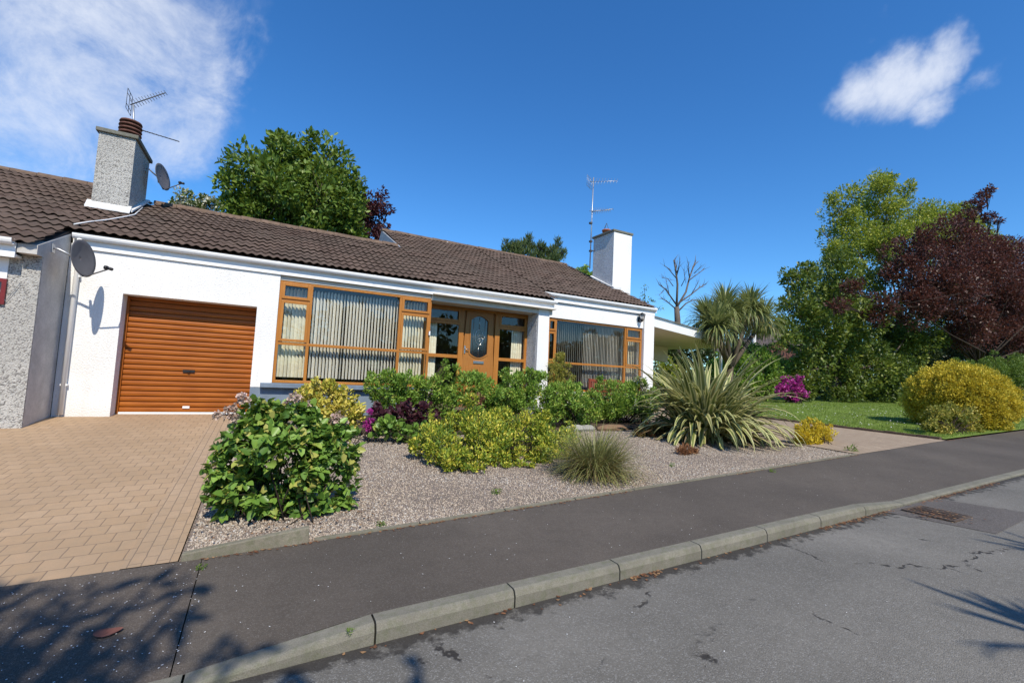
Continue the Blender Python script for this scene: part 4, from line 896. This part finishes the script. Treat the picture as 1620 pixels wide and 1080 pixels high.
foliage('foliage', circ([(1020, 455, 5), (1016, 468, 5), (1024, 475, 6), (1045, 487, 5), (1035, 478, 4), (1022, 490, 6)], 24), L_['chestnut'], SPT, 160, .14, .07, seed=4, lai=0)

# --- long strap leaved plants
def ribbon_mesh(name, lines, wid, mat, parent, tones, fold=.18, seg=9):
    V = []; A = []; Fc = []; Tn = []
    for (p, d0, e0, Ln, droop, az, tw), wd, tn in zip(lines, wid, tones):
        b = len(V); q = np.array(p, float); ds = Ln/seg; bend = 0.0
        for i in range(seg+1):
            s = i/seg; el = e0-droop*s**1.6; dv = np.array((math.cos(el)*math.cos(az), math.cos(el)*math.sin(az), math.sin(el)))
            sd = np.array((-math.sin(az+tw*s), math.cos(az+tw*s), 0)); up = np.cross(dv, sd)
            ww = wd*(.55+.45*min(1, s*4))*(1 if s < .45 else max(0.03, 1-((s-.45)/.55)**1.8))
            V += [q-sd*ww/2+up*ww*fold, q, q+sd*ww/2+up*ww*fold]; A += [-1, 0, 1]; q = q+dv*ds
        for i in range(seg):
            for k in range(2): Fc.append((b+i*3+k, b+i*3+k+1, b+i*3+4+k, b+i*3+3+k)); Tn.append(tn)
    V = np.array(V); V[:, 2] = np.maximum(V[:, 2], zg(V[:, 0], V[:, 1])+.012) if V[:, 2].min() < 1 else V[:, 2]
    return fast_mesh(name, V, Fc, mat, parent, Tn, True, A)
def strap_set(n, base, rad, Lr, er, droop, seed, azc=None):
    r = np.random.default_rng(seed); out = []
    for i in range(n):
        az = r.random()*2*math.pi; u = r.random(); e0 = er[0]+(er[1]-er[0])*u**.8; rr = rad*math.sqrt(r.random())
        out.append((np.array(base)+np.array((rr*math.cos(az+r.normal()*.6), rr*math.sin(az+r.normal()*.6), r.uniform(-.02, .12)*rad)), 0, e0, r.uniform(*Lr), r.uniform(*droop)*(1.25-e0/1.7), az, r.normal()*.5))
    return out
M['flax'] = mat_strap('flax_leaf', (0.16, 0.20, 0.05), (0.58, 0.55, 0.25), .46, .25)
gx_, gy_ = 8.28, 6.65; fb = np.array((gx_, gy_, float(zg(gx_, gy_))))
FX = thing('flax_plant', 'huge spiky flax with cream edged arching leaves at the end of the gravel bed', 'plant', loc=tuple(fb))
ls = strap_set(430, fb, .45, (1.05, 1.75), (.2, 1.3), (1.6, 3.3), 31)+strap_set(110, fb, .4, (1.55, 2.3), (.9, 1.48), (1.5, 3.0), 33)
ls = [(p, a, e, L*(1.0+.04*math.cos(az)), dr, az, tw) for (p, a, e, L, dr, az, tw) in ls]
rr_ = np.random.default_rng(5)
ribbon_mesh('leaves', ls, rr_.uniform(.08, .14, len(ls)), M['flax'], FX, rr_.random(len(ls)), .16, 10)
ls = strap_set(70, fb, .3, (.9, 1.5), (.05, .5), (.8, 1.8), 32)
M['flax_dead'] = mat_strap('dead_flax_leaf', (0.16, 0.12, 0.07), (0.30, 0.23, 0.13), .5, .1)
ribbon_mesh('dead_leaves', ls, rr_.uniform(.035, .06, len(ls)), M['flax_dead'], FX, rr_.random(len(ls)), .1, 8)
M['cordyline'] = mat_strap('cordyline_leaf', (0.20, 0.24, 0.07), (0.36, 0.37, 0.15), .7, .32)
M['cord_dead'] = mat_strap('cordyline_skirt', (0.22, 0.18, 0.08), (0.34, 0.28, 0.14), .6, .2)
def cordyline(name, label, base, heads, Lf, n, seed, grp=None):
    b = np.array(base, float); T = thing(name, label, 'palm tree', grp, tuple(b)); m = MB(); c0 = np.mean([h for h in heads], 0); fk = b+(c0-b)*.45
    m.tube([b-(0, 0, .1), b+(fk-b)*.5, fk], [.16, .13, .12], 9)
    for h in heads: m.tube([fk-(0, 0, .08), fk+(np.array(h)-fk)*.5+(0, 0, -.05), h], [.10, .085, .075], 8)
    m.build('trunk', M['bark'], T); r = np.random.default_rng(seed)
    for k, h in enumerate(heads):
        al = strap_set(n, np.array(h), .08, (Lf*.75, Lf*1.1), (-.7, 1.5), (.7, 2.2), seed+k)
        ribbon_mesh('crown', al, r.uniform(.045, .068, len(al)), M['cordyline'], T, r.random(len(al))*.85, .1, 7)
        al = strap_set(n//5, np.array(h)-(0, 0, .1), .08, (Lf*.6, Lf*.95), (-1.1, -.2), (.3, 1.2), seed+20+k)
        ribbon_mesh('dry_skirt', al, r.uniform(.025, .035, len(al)), M['cord_dead'], T, r.random(len(al))*.6, .1, 6)
hb_ = [at(1120, 508, 12.6), at(1146, 490, 12.2), at(1188, 490, 12.0), at(1168, 506, 13.0), at(1134, 518, 11.8), at(1206, 508, 12.5)]
cb = at(1152, 560, 12.3); cordyline('cabbage_palm', 'multi headed cabbage palm standing behind the flax', (cb[0], 12.3, float(zg(cb[0], 12.3))), hb_, 1.2, 340, 41)
# grass tuft
tb = np.array((4.05, 5.0, float(zg(4.05, 5.0))))
M['tuft'] = mat_strap('tuft_blade', (0.22, 0.235, 0.07), (0.32, 0.31, 0.11), .6, .3)
M['tuft_dry'] = mat_strap('dry_tuft_blade', (0.30, 0.22, 0.10), (0.38, 0.29, 0.15), .6, .2)
GT = thing('ornamental_grass', 'round tuft of olive ornamental grass with straw coloured blades', 'grass tuft', loc=tuple(tb))
ls = strap_set(1500, tb, .2, (.45, .82), (.15, 1.45), (1.0, 2.8), 51); ribbon_mesh('blades', ls, np.full(len(ls), .007), M['tuft'], GT, rr_.random(len(ls))*.9, .1, 6)
ls = strap_set(650, tb, .22, (.4, .68), (.1, 1.2), (.7, 1.9), 52); ribbon_mesh('dry_blades', ls, np.full(len(ls), .006), M['tuft_dry'], GT, rr_.random(len(ls))*.6, .1, 6)

# --- bed shrubs
HYc = circ([(450, 725, 70), (385, 705, 36), (515, 720, 38), (400, 770, 44), (490, 780, 40), (362, 765, 26), (428, 668, 28), (520, 690, 26), (362, 800, 18), (406, 642, 13), (493, 668, 20), (440, 806, 34), (548, 735, 17), (346, 738, 16), (522, 805, 18), (470, 655, 18),
             (340, 790, 12), (352, 710, 13), (558, 712, 11), (552, 765, 14), (420, 640, 10), (396, 668, 16), (450, 650, 12), (540, 680, 13), (560, 690, 8), (336, 765, 10), (470, 825, 16), (400, 826, 14), (545, 795, 13)], 4.85)
HY = shrub('hydrangea', 'broad leafed green hydrangea with dried flower heads beside the drive', 'shrub', HYc, L_['hydrangea'], 3300, .083, .060, stem=.007, tmpl=T_FOLD, lai=3.4, shell=.2, sprigs=1, tone_sp=.5, seed=61, puff=.36, npf=15, out=.7, up=.05, rnd=.95, nup=.8, zmin=.05)
dh = circ([(390, 630, 11), (368, 652, 11), (342, 657, 6), (464, 634, 10), (486, 640, 6), (531, 662, 8), (545, 664, 7), (338, 735, 6), (452, 640, 5)], 4.85)
for c, R in dh: foliage('dried_flower_head', [(c, R)], L_['deadhead'], HY, 130, .022, .02, lai=2.6, tmpl=T_ROUND, seed=int(c[0]*100) % 97, puff=.5, npf=7)
shrub('golden_privet', 'golden yellow leaved shrub in front of the blue grey plinth', 'shrub', circ([(515, 640, 36), (478, 636, 24), (548, 650, 26), (500, 622, 20), (538, 628, 18), (560, 662, 14), (490, 665, 25), (530, 668, 24), (520, 612, 9)], 8.1), L_['privet'], 5200, .06, .036, stem=.012, seed=62, up=.5, puff=.4, npf=12)
PG = 'bushy green shrubs along the front of the house'
for i, (lab, cs, Y, sd) in enumerate((('green bush with a tall pale shoot below the long window', [(612, 614, 26), (650, 612, 22), (635, 636, 20), (678, 618, 24), (600, 636, 15), (698, 640, 22), (704, 594, 9), (705, 580, 5), (706, 571, 3), (590, 612, 12), (660, 645, 14)], 8.7, 63),
        ('green bush standing in front of the entrance door', [(738, 615, 26), (778, 620, 26), (815, 612, 25), (758, 640, 22), (822, 640, 24), (790, 642, 20), (840, 598, 12)], 8.6, 64),
        ('green bush at the foot of the white porch pillar', [(852, 616, 24), (890, 636, 30), (866, 655, 20), (922, 650, 25), (905, 622, 15), (905, 662, 15), (935, 635, 14)], 8.5, 65),
        ('rounded green bush below the bench and right window', [(962, 632, 26), (1000, 628, 24), (982, 650, 22), (1024, 636, 18), (1014, 608, 9), (948, 652, 15), (1018, 655, 16)], 8.9, 66))):
    shrub('evergreen_shrub', lab, 'shrub', circ(cs, Y), L_['pieris'], 7200 if i else 6800, .062, .024, group=PG, stem=.012, grow=1.2, lai=2.1, seed=sd, up=.45, puff=.34, npf=20, zmin=.03)
shrub('euonymus', 'low spreading yellow and green variegated shrub on the gravel', 'shrub', circ([(700, 706, 36, 6.2), (662, 706, 16, 6.5), (692, 682, 22, 6.8), (760, 692, 46, 6.4), (745, 732, 22, 5.75), (790, 662, 22, 7.1), (830, 692, 40, 6.5), (800, 718, 32, 5.9), (868, 704, 34, 6.3), (900, 690, 18, 6.8), (850, 724, 20, 5.9), (720, 672, 12, 7), (715, 728, 20, 5.8), (880, 722, 18, 6.0)], 6.3), L_['euonymus'], 19000, .046, .021, stem=.010, grow=1.18, lai=2.0, seed=67, up=.6, puff=.32, npf=24, zmin=.02, zsq=.8)
shrub('dwarf_conifer', 'feathery olive dwarf conifer between the pillar and right window', 'shrub', circ([(884, 575, 13), (882, 594, 17), (888, 563, 6), (895, 600, 12), (880, 615, 16), (897, 582, 7)], 10.3), L_['goldshrub'], 4200, .06, .012, stem=.02, seed=68, up=.6, puff=.45)
shrub('heuchera', 'clump of purple leaved plants beneath the green bush', 'plant', circ([(598, 655, 12), (640, 655, 17), (670, 650, 13), (618, 662, 13), (655, 665, 12), (688, 660, 9)], 8.0), L_['heuchera'], 1500, .08, .07, stem=.006, tmpl=T_ROUND, seed=69, zmin=.03)
shrub('bergenia', 'low clump of broad round green leaves at the bed edge', 'plant', circ([(600, 682, 11), (632, 680, 13), (660, 682, 12), (682, 684, 9), (645, 690, 9), (615, 676, 12)], 7.6), L_['hydrangea'], 560, .10, .08, stem=.006, tmpl=T_ROUND, seed=70, zmin=.03)
shrub('pink_flower', 'magenta flower spikes beside the golden shrub', 'flower', circ([(585, 652, 5), (587, 664, 6), (585, 676, 6), (590, 684, 4), (578, 672, 4)], 7.7), L_['magenta'], 900, .026, .02, stem=.006, tmpl=T_ROUND, seed=71)
shrub('copper_shrub', 'small coppery brown plant tucked between the green bushes', 'plant', circ([(745, 632, 9), (758, 630, 8), (735, 638, 6)], 7.95), L_['copper'], 900, .05, .022, stem=.008, seed=72)
shrub('white_flower', 'little white flowers beside the foot of the pillar', 'flower', circ([(1008, 600, 6), (1020, 612, 6), (1030, 622, 5)], 8.75), L_['white'], 420, .04, .03, stem=.008, seed=73)
st = circ([(908, 682, 1)], 8.05)[0][0]
def rock(name, label, cat, x0, x1, y, h, d, mat, sd):
    r = np.random.default_rng(sd); m = MB(); vs = []; fs = []; nx, nk = 9, 8
    for i in range(nx+1):
        x = x0+(x1-x0)*i/nx; e = .35 if i in (0, nx) else .85 if i in (1, nx-1) else 1.0; z0 = float(zg(x, y))
        for k in range(nk): t = 2*math.pi*k/nk; vs.append((x, y+d*e*math.cos(t)*r.uniform(.85, 1.1), z0+h*.35+h*.65*e*math.sin(t)*r.uniform(.85, 1.1)))
    for i in range(nx):
        for k in range(nk): fs.append((i*nk+k, i*nk+(k+1) % nk, (i+1)*nk+(k+1) % nk, (i+1)*nk+k))
    fs += [tuple(range(nk))[::-1], tuple(nx*nk+k for k in range(nk))]; m.add(vs, fs); tag(m.build(name, mat), label, cat)
M['palestone'] = mat_concrete('pale_stone', (0.42, 0.41, 0.37), .35); M['log'] = mat_bark('weathered_log', (0.22, 0.14, 0.09))
rock('edging_stone', 'pale lichened stone edging the bed beneath the green bushes', 'stone', 5.65, 6.45, 8.02, .13, .09, M['palestone'], 1)
rock('edging_log', 'reddish brown log edging the bed beside the pale stone', 'log', 6.5, 7.5, 8.0, .12, .08, M['log'], 2)
shrub('carpet_plant', 'flat orange and red carpet plant left of the flax', 'plant', circ([(1025, 684, 15), (1010, 685, 10), (1040, 686, 9), (1030, 676, 8)], 7.2), L_['carpet'], 2600, .035, .012, stem=.004, seed=74, zsq=.5, up=.8, zmin=.01, tone_sp=.6)
shrub('bronze_tuft', 'tiny bronze spiky tuft alone on the gravel', 'plant', circ([(1087, 715, 10), (1078, 716, 7), (1097, 716, 7)], 5.6), L_['bronze'], 900, .06, .010, stem=.004, seed=75, up=.7, out=.9, zmin=.01)
shrub('yellow_shrub', 'small bright yellow shrub at the side drive corner', 'shrub', circ([(1285, 690, 21), (1268, 685, 14), (1305, 694, 15), (1282, 676, 12), (1300, 682, 12), (1270, 698, 12)], 5.55), L_['yellow'], 4200, .05, .016, stem=.008, seed=76, up=.6, zmin=.02)
for k, (x, y, sz, lab) in enumerate(((450, 856, 8, 'weed growing from the mossy concrete edging by the hydrangea'), (602, 832, 8, 'weed at the gravel edge right of the hydrangea'), (786, 779, 8, 'little green weed on open gravel below the variegated shrub'), (1063, 737, 5, 'tiny weed on gravel below the bronze tuft'), (1345, 713, 9, 'flat green weed at the corner of the side driveway'), (1222, 746, 5, 'weed at the footpath edge left of the yellow shrub'), (318, 899, 7, 'weed in the footpath joint by the drive corner'), (553, 1000, 6, 'weed in a joint of the roadside kerb'))):
    d = FW+RT*(x-810)/F_PX-UP*(y-540)/F_PX; t = .5
    while t < 60 and d[2]*t > float(zg(d[0]*t, d[1]*t)): t *= 1.004
    p = d*t; R = sz*float(p @ FW)/F_PX; T = thing('weed', lab, 'weed', 'weeds in the gravel and joints', tuple(p))
    foliage('leaves', [(p+(0, 0, R*.3), R)], L_['weed'], T, 90, R*.5, R*.16, lai=0, seed=80+k, zsq=.5, zmin=.0)

# --- right hand garden
dc = np.array((18.3, 5.75, -.17)); rd_ = np.random.default_rng(90); dm = []
for v in unit(rd_.normal(size=(420, 3))*(1, 1, .9)):
    if v[2] > -.72: dm.append((dc+v*(1.16, 1.16, 1.02)*rd_.uniform(.90, 1.0), rd_.uniform(.15, .21)))
dm.append((dc, .9))
DT = thing('golden_dome', 'large clipped golden dome conifer at the lawn corner', 'shrub', loc=(18.3, 5.75, float(zg(18.3, 5.75))))
stems('stem', DT.location, [dc+(0, 0, .1), dc+(.4, .2, .2), dc+(-.4, .1, .2)], M['twig'], DT, .05)
foliage('foliage', dm, L_['golddome'], DT, 0, .066, .028, lai=1.8, tmpl=T_RHOMB, seed=90, out=.8, up=.45, rnd=.5, nup=.5, puff=.75, npf=6, zmin=.05)
shrub('variegated_shrub', 'small gold and green shrub in front of the golden dome', 'shrub', circ([(1490, 668, 22), (1525, 668, 22), (1478, 658, 14), (1508, 656, 16), (1540, 676, 14), (1470, 672, 10)], 5.15), L_['goldshrub'], 4600, .055, .026, stem=.012, seed=91, puff=.4, zmin=.03)
shrub('clipped_hedge', 'green clipped hedge behind the golden dome', 'hedge', circ([(1530, 590, 22), (1560, 582, 22), (1600, 580, 24), (1640, 585, 28), (1580, 600, 30), (1630, 610, 30)], 8.5), L_['chestnut'], 8000, .06, .03, stem=.03, seed=92, zmin=.05, puff=.4, npf=14)
shrub('rhododendron', 'magenta flowering rhododendron behind the flax', 'shrub', circ([(1258, 616, 13), (1244, 607, 11), (1270, 622, 9), (1262, 604, 9), (1238, 618, 10), (1252, 626, 9)], 13.2), L_['magenta'], 3200, .08, .06, stem=.03, tmpl=T_ROUND, seed=93, zmin=.05)
shrub('leafy_shrub', 'fresh green shrub between the cabbage palm and dark tree', 'shrub', circ([(1205, 572, 26), (1228, 590, 24), (1185, 585, 22), (1247, 578, 18), (1215, 605, 26), (1190, 610, 26), (1240, 606, 16), (1160, 568, 20), (1138, 580, 20), (1170, 590, 22)], 15), L_['pieris'], 9000, .13, .065, stem=.03, seed=94, zmin=.05)
tree('bushy_tree', 'dark green bushy tree at the back of the lawn', circ([(1272, 445, 32), (1318, 432, 36), (1262, 490, 40), (1330, 500, 55), (1290, 540, 45), (1350, 570, 55), (1285, 585, 34), (1330, 605, 36), (1385, 595, 46), (1240, 478, 12), (1248, 440, 12), (1275, 615, 24), (1375, 470, 50), (1400, 540, 55, 15), (1300, 470, 50, 16), (1240, 530, 25), (1330, 550, 60, 16), (1440, 520, 45)], 14), L_['dark'], 30000, .20, .105, .22, .4, lai=2.4, tmpl=T_RHOMB, seed=95, puff=.45, npf=14, zmin=.05)
tree('lime_green_tree', 'tall light yellow green tree behind the red maple', circ([(1340, 325, 30), (1398, 315, 38), (1340, 372, 36), (1400, 372, 46), (1455, 335, 32), (1405, 288, 13), (1480, 335, 26), (1520, 350, 30), (1570, 392, 22), (1318, 392, 14), (1318, 315, 12), (1440, 380, 46), (1330, 410, 30), (1300, 365, 5), (1500, 400, 50), (1370, 345, 40, 23), (1590, 400, 20), (1430, 300, 14)], 21), L_['lime'], 26000, .24, .12, .25, .4, lai=2.1, tmpl=T_RHOMB, seed=96, puff=.5, npf=13)
tree('red_maple', 'dark red leaved maple with twiggy branches in front of the lime green tree', circ([(1440, 392, 36), (1500, 385, 42), (1550, 400, 42), (1480, 445, 50), (1558, 452, 46), (1605, 472, 42), (1428, 432, 26), (1525, 345, 16), (1540, 328, 13), (1553, 313, 10), (1564, 301, 8), (1590, 388, 14), (1612, 390, 8), (1450, 490, 38), (1520, 505, 46), (1388, 488, 26), (1350, 455, 16), (1330, 480, 14), (1600, 520, 40), (1565, 345, 10), (1580, 350, 6), (1650, 470, 50), (1650, 430, 30), (1560, 485, 45), (1610, 430, 40), (1500, 460, 45), (1530, 430, 45), (1590, 450, 45, 13), (1640, 520, 40), (1560, 530, 35)], 12), L_['maple'], 23000, .165, .082, .16, .30, lai=2.5, tmpl=T_RHOMB, tone_sp=.2, seed=97, puff=.5, npf=14, twigs=5, smat='twig')
tree('laurel', 'glossy dark laurel thicket at the right edge of the lawn', circ([(1560, 530, 44), (1612, 545, 40), (1500, 560, 42), (1460, 600, 42), (1420, 615, 34), (1520, 600, 36), (1660, 550, 45), (1440, 560, 36), (1480, 520, 34), (1400, 585, 30, 16), (1650, 500, 40, 13.5), (1390, 625, 22, 16)], 15.5), L_['laurel'], 22000, .16, .075, .12, .3, cat='shrub', lai=2.4, tmpl=T_RHOMB, seed=98, puff=.45, npf=14, zmin=.05)
shrub('dark_hedge', 'low dark hedge along the back of the lawn', 'hedge', circ([(1275, 625, 15), (1300, 622, 18), (1330, 625, 18), (1360, 625, 18), (1390, 625, 18), (1420, 628, 18), (1450, 630, 18), (1290, 600, 22), (1330, 600, 22), (1370, 600, 22), (1410, 600, 22), (1250, 600, 18, 18), (1440, 605, 22)]+[(1470+i*24, 600-(i % 2)*8, 26, 17) for i in range(9)]+[(1400+i*24, 560-(i % 2)*8, 28, 17.5) for i in range(12)], 17), L_['laurel'], 14000, .16, .075, stem=.04, tmpl=T_RHOMB, seed=99, zmin=.04)
# behind the carport
shrub('garden_shrub', 'yellow green shrub seen through the open carport', 'shrub', circ([(1052, 578, 13), (1064, 590, 14), (1040, 600, 14), (1060, 605, 16)], 23), L_['lime'], 2600, .13, .07, stem=.03, seed=100, zmin=.05)
shrub('boundary_hedge', 'dark hedge beyond the open carport', 'hedge', circ([(1030+i*22, 556+(i % 3)*6, 22) for i in range(9)]+[(1030+i*22, 598, 22) for i in range(9)], 27), L_['laurel'], 12000, .22, .12, stem=.05, seed=101, zmin=.05)
# house far behind on the right
hA = at(1233, 536, 36); hb2 = at(1200, 547, 36)
DH = thing('distant_house', 'brown roofed house half hidden behind the cabbage palm and trees', 'house', loc=(hA[0], 38, float(zg(hA[0], 38))))
M['far_roof'] = mat_plain('far_roof_tile', (0.115, 0.085, 0.075), .9, .2, 2); M['far_brick'] = mat_plain('far_brick', (0.16, 0.07, 0.05), .9, .25, 3)
wx = hA[0]-hb2[0]; ez = hb2[2]-.6; X0 = hA[0]
MB().prism([(X0-wx*1.2, 36, -1.2), (X0+wx*1.2, 36, -1.2), (X0+wx*1.2, 36, ez), (X0, 36, hA[2]-.12), (X0-wx*1.2, 36, ez)], (0, 5, 0)).box(at(1196, 525, 42)[0], X0+9, 41, 48, -1.2, ez).build('wall', M['far_brick'], DH)
m = MB()
for s_ in (-1, 1): m.prism([(X0, 35.6, hA[2]-.1), (X0, 35.6, hA[2]+.06), (X0+s_*wx*1.45, 35.6, ez-.1), (X0+s_*wx*1.45, 35.6, ez-.26)], (0, 8, 0))
tz = at(1215, 519, 44)[2]; XL = at(1194, 525, 44)[0]; m.prism([(XL, 40.6, ez-.1), (XL, 44.4, tz), (XL, 48.4, ez-.1)], (16, 0, 0)); m.build('roof', M['far_roof'], DH)
q = at(1191, 512, 37.5); m = MB(); m.box(q[0]-.25, q[0]+.25, 37.2, 38, -1.0, q[2]+.35); m.build('dormer', M['white_paint'], DH)
# lamp post
lp = at(1309, 404, 30); LPt = thing('street_lamp', 'dark street lamp head just showing above the dark tree', 'street lamp', loc=(lp[0], 30, float(zg(lp[0], 30))))
MB().tube([(lp[0], 30, float(zg(lp[0], 30))-.1), (lp[0], 30, lp[2]-.1)], [.08, .05], 8).build('pole', M['dark_metal'], LPt)
m = MB(); m.prism([(lp[0]-.12, 29.9, lp[2]-.12), (lp[0]+.55, 29.9, lp[2]-.02), (lp[0]+.5, 29.9, lp[2]+.1), (lp[0]-.05, 29.9, lp[2]+.1)], (0, .22, 0)); m.build('lamp_head', M['dark_metal'], LPt)

# --- roadside trees on the camera's own side: they throw the leaf shadows on path and road
def lift(x, y, h):
    d = FW+RT*(x-810)/F_PX-UP*(y-540)/F_PX; t = .5
    while d[2]*t > float(zg(d[0]*t, d[1]*t)): t *= 1.003
    return d*t+SUN_TO*(h/SUN_TO[2])
cl = [(lift(x, y, h), R*.62) for x, y, h, R in ((30, 1000, 6.6, .30), (110, 985, 6.2, .22), (60, 1060, 6.4, .34), (170, 1040, 6.6, .26), (85, 945, 6.1, .15), (180, 962, 6.0, .11), (235, 925, 6.0, .10), (290, 930, 5.9, .07), (160, 930, 6.1, .09), (275, 975, 5.9, .08), (140, 1010, 6.5, .2), (215, 1050, 6.2, .12), (385, 1022, 5.6, .05), (345, 1015, 5.6, .055), (460, 1060, 5.6, .05), (664, 1062, 5.4, .04), (-60, 980, 6.6, .4), (-80, 1060, 6.8, .4), (0, 945, 6.2, .14))]
tree('roadside_tree', 'sparse roadside tree shading the dark footpath by the drive', cl, L_['chestnut'], 900, .20, .075, .13, .6, base=(-2.6, -4.6), lai=1.25, seed=110, puff=.5, out=1, up=-.2)
hd_ = [lift(1800, 905, 4.6), lift(1790, 1050, 4.4)]
cordyline('cabbage_palm', 'cabbage palm across the road throwing strappy shadows on the asphalt', (6.6, -4.6, float(zg(6.6, -4.6))), hd_, .8, 60, 120)
# trees over the road, mirrored in the panes
fc = []
rf = np.random.default_rng(9)
for x in np.arange(-26, 40, 3.2):
    hgt = rf.uniform(3.2, 6.2)
    for k in range(3): fc.append((np.array((x+rf.normal()*1.2, -17+rf.normal()*2.0, -1.4+hgt*(.25+.3*k))), rf.uniform(1.5, 2.2)))
tw_ = foliage('tree_line', fc, L_['dark'], None, 16000, .5, .28, lai=1.6, seed=121, zmin=.0); tag(tw_, 'line of dark trees across the road, mirrored in the window panes', 'trees', kind='stuff')

# --- litter
def scatter(name, label, cat, pts, sz, mat, seed, curl=.3):
    r = np.random.default_rng(seed); V = []
    for (x, y, z) in pts:
        s = r.uniform(*sz); a = r.random()*6.28
        for k, (u, v) in enumerate(((1, 0), (0, .6), (-1, 0), (0, -.6))):
            V.append((x+s*(u*math.cos(a)-v*math.sin(a)), y+s*(u*math.sin(a)+v*math.cos(a)), z+.004+abs(u)*s*curl*r.random()))
    tag(fast_mesh(name, V, np.arange(len(V)).reshape(-1, 4), mat, tone=np.random.default_rng(seed).random(len(V)//4)), label, cat, kind='stuff')
def pz(x, y):
    if y < 2.75: return float(zroad(x))
    if y < KB: return float(zroad(x)+kerb_h(x))
    yb = float(yback(x)); 
    if y < yb: zk = float(zroad(x)+kerb_h(x)-.004); zb = float(zg(x, yb+1e-3)); return zk+(zb-zk)*((y-KB)/(yb-KB))**.8
    return float(zg(x, y))
P_ = [(x, y, pz(x, y)) for x, y in zip(-2.2+1.95*rng.random(420)**.8, 2.9+1.2*rng.random(420))]
P_ += [(x, y, pz(x, y)) for x, y in zip(-.3+9*rng.random(190)**1.5, 2.95+1.2*rng.random(190))]
P_ += [(x, y, pz(x, y)) for x, y in zip(0+9*rng.random(70)**1.3, .2+2.5*rng.random(70))]
P_ += [(x, y, pz(x, y)+.004) for x, y in zip(-3+2.2*rng.random(22), 6+4*rng.random(22))]
scatter('fallen_petals', 'tiny white fallen petals speckling the footpath and road', 'petals', P_, (.003, .007), M['petal'], 1)
M['litter'] = mat_tone('leaf_litter', [(0, (.09, .045, .025)), (.5, (.20, .09, .045)), (1, (.32, .2, .10))])
P_ = [(x, 2.745-abs(rng.normal())*.035, float(zroad(x))) for x in np.concatenate([rng.uniform(.5, 5, 70), rng.uniform(2.6, 2.9, 40), rng.uniform(5.2, 6.7, 160), rng.uniform(7.4, 10, 260)])]
P_ += [(x, 2.43+rng.normal()*.14, float(zroad(x))+.014) for x in 6.92+.15*rng.normal(size=150)]
P_ += [(x, float(yback(x))-.012-abs(rng.normal())*.02, pz(x, float(yback(x))-.02)) for x in np.concatenate([rng.uniform(-.3, 4, 200), rng.uniform(6, 9.7, 130), rng.uniform(13.8, 16, 120)])]
P_ += [(4.0+.42*rng.normal(), 5.0+.3*rng.normal()-.1, float(zg(4, 5))+.01) for _ in range(140)]
P_ += [(x, y, float(zg(x, y))+.006) for x, y in zip(rng.uniform(.2, 7.5, 150), 4.35+rng.random(150)*3.6)]
P_ += [(.3+.75*(rng.random()-.5)*2, 4.85+.6*(rng.random()-.5)*2, float(zg(.3, 4.8))+.008) for _ in range(220)]
scatter('leaf_litter', 'rusty brown leaf litter along kerb, drain and path edges', 'leaf litter', P_, (.008, .022), M['litter'], 2)
fl_ = lift(172, 990, 0); m = MB(); n = 14
vs = [(fl_[0]+.065*math.cos(t), fl_[1]+.045*math.sin(t)*(1-.3*math.cos(t)), pz(fl_[0], fl_[1])+.008+.012*abs(math.cos(t))) for t in np.linspace(0, 2*math.pi, n, endpoint=False)]
m.add(vs+[(fl_[0], fl_[1], pz(fl_[0], fl_[1])+.006)], [(i, (i+1) % n, n) for i in range(n)]); tag(m.build('fallen_leaf', mat_plain('red_brown_leaf', (.17, .065, .045), .8, .2, 30)), 'single large reddish brown leaf lying on the shaded footpath', 'leaf')
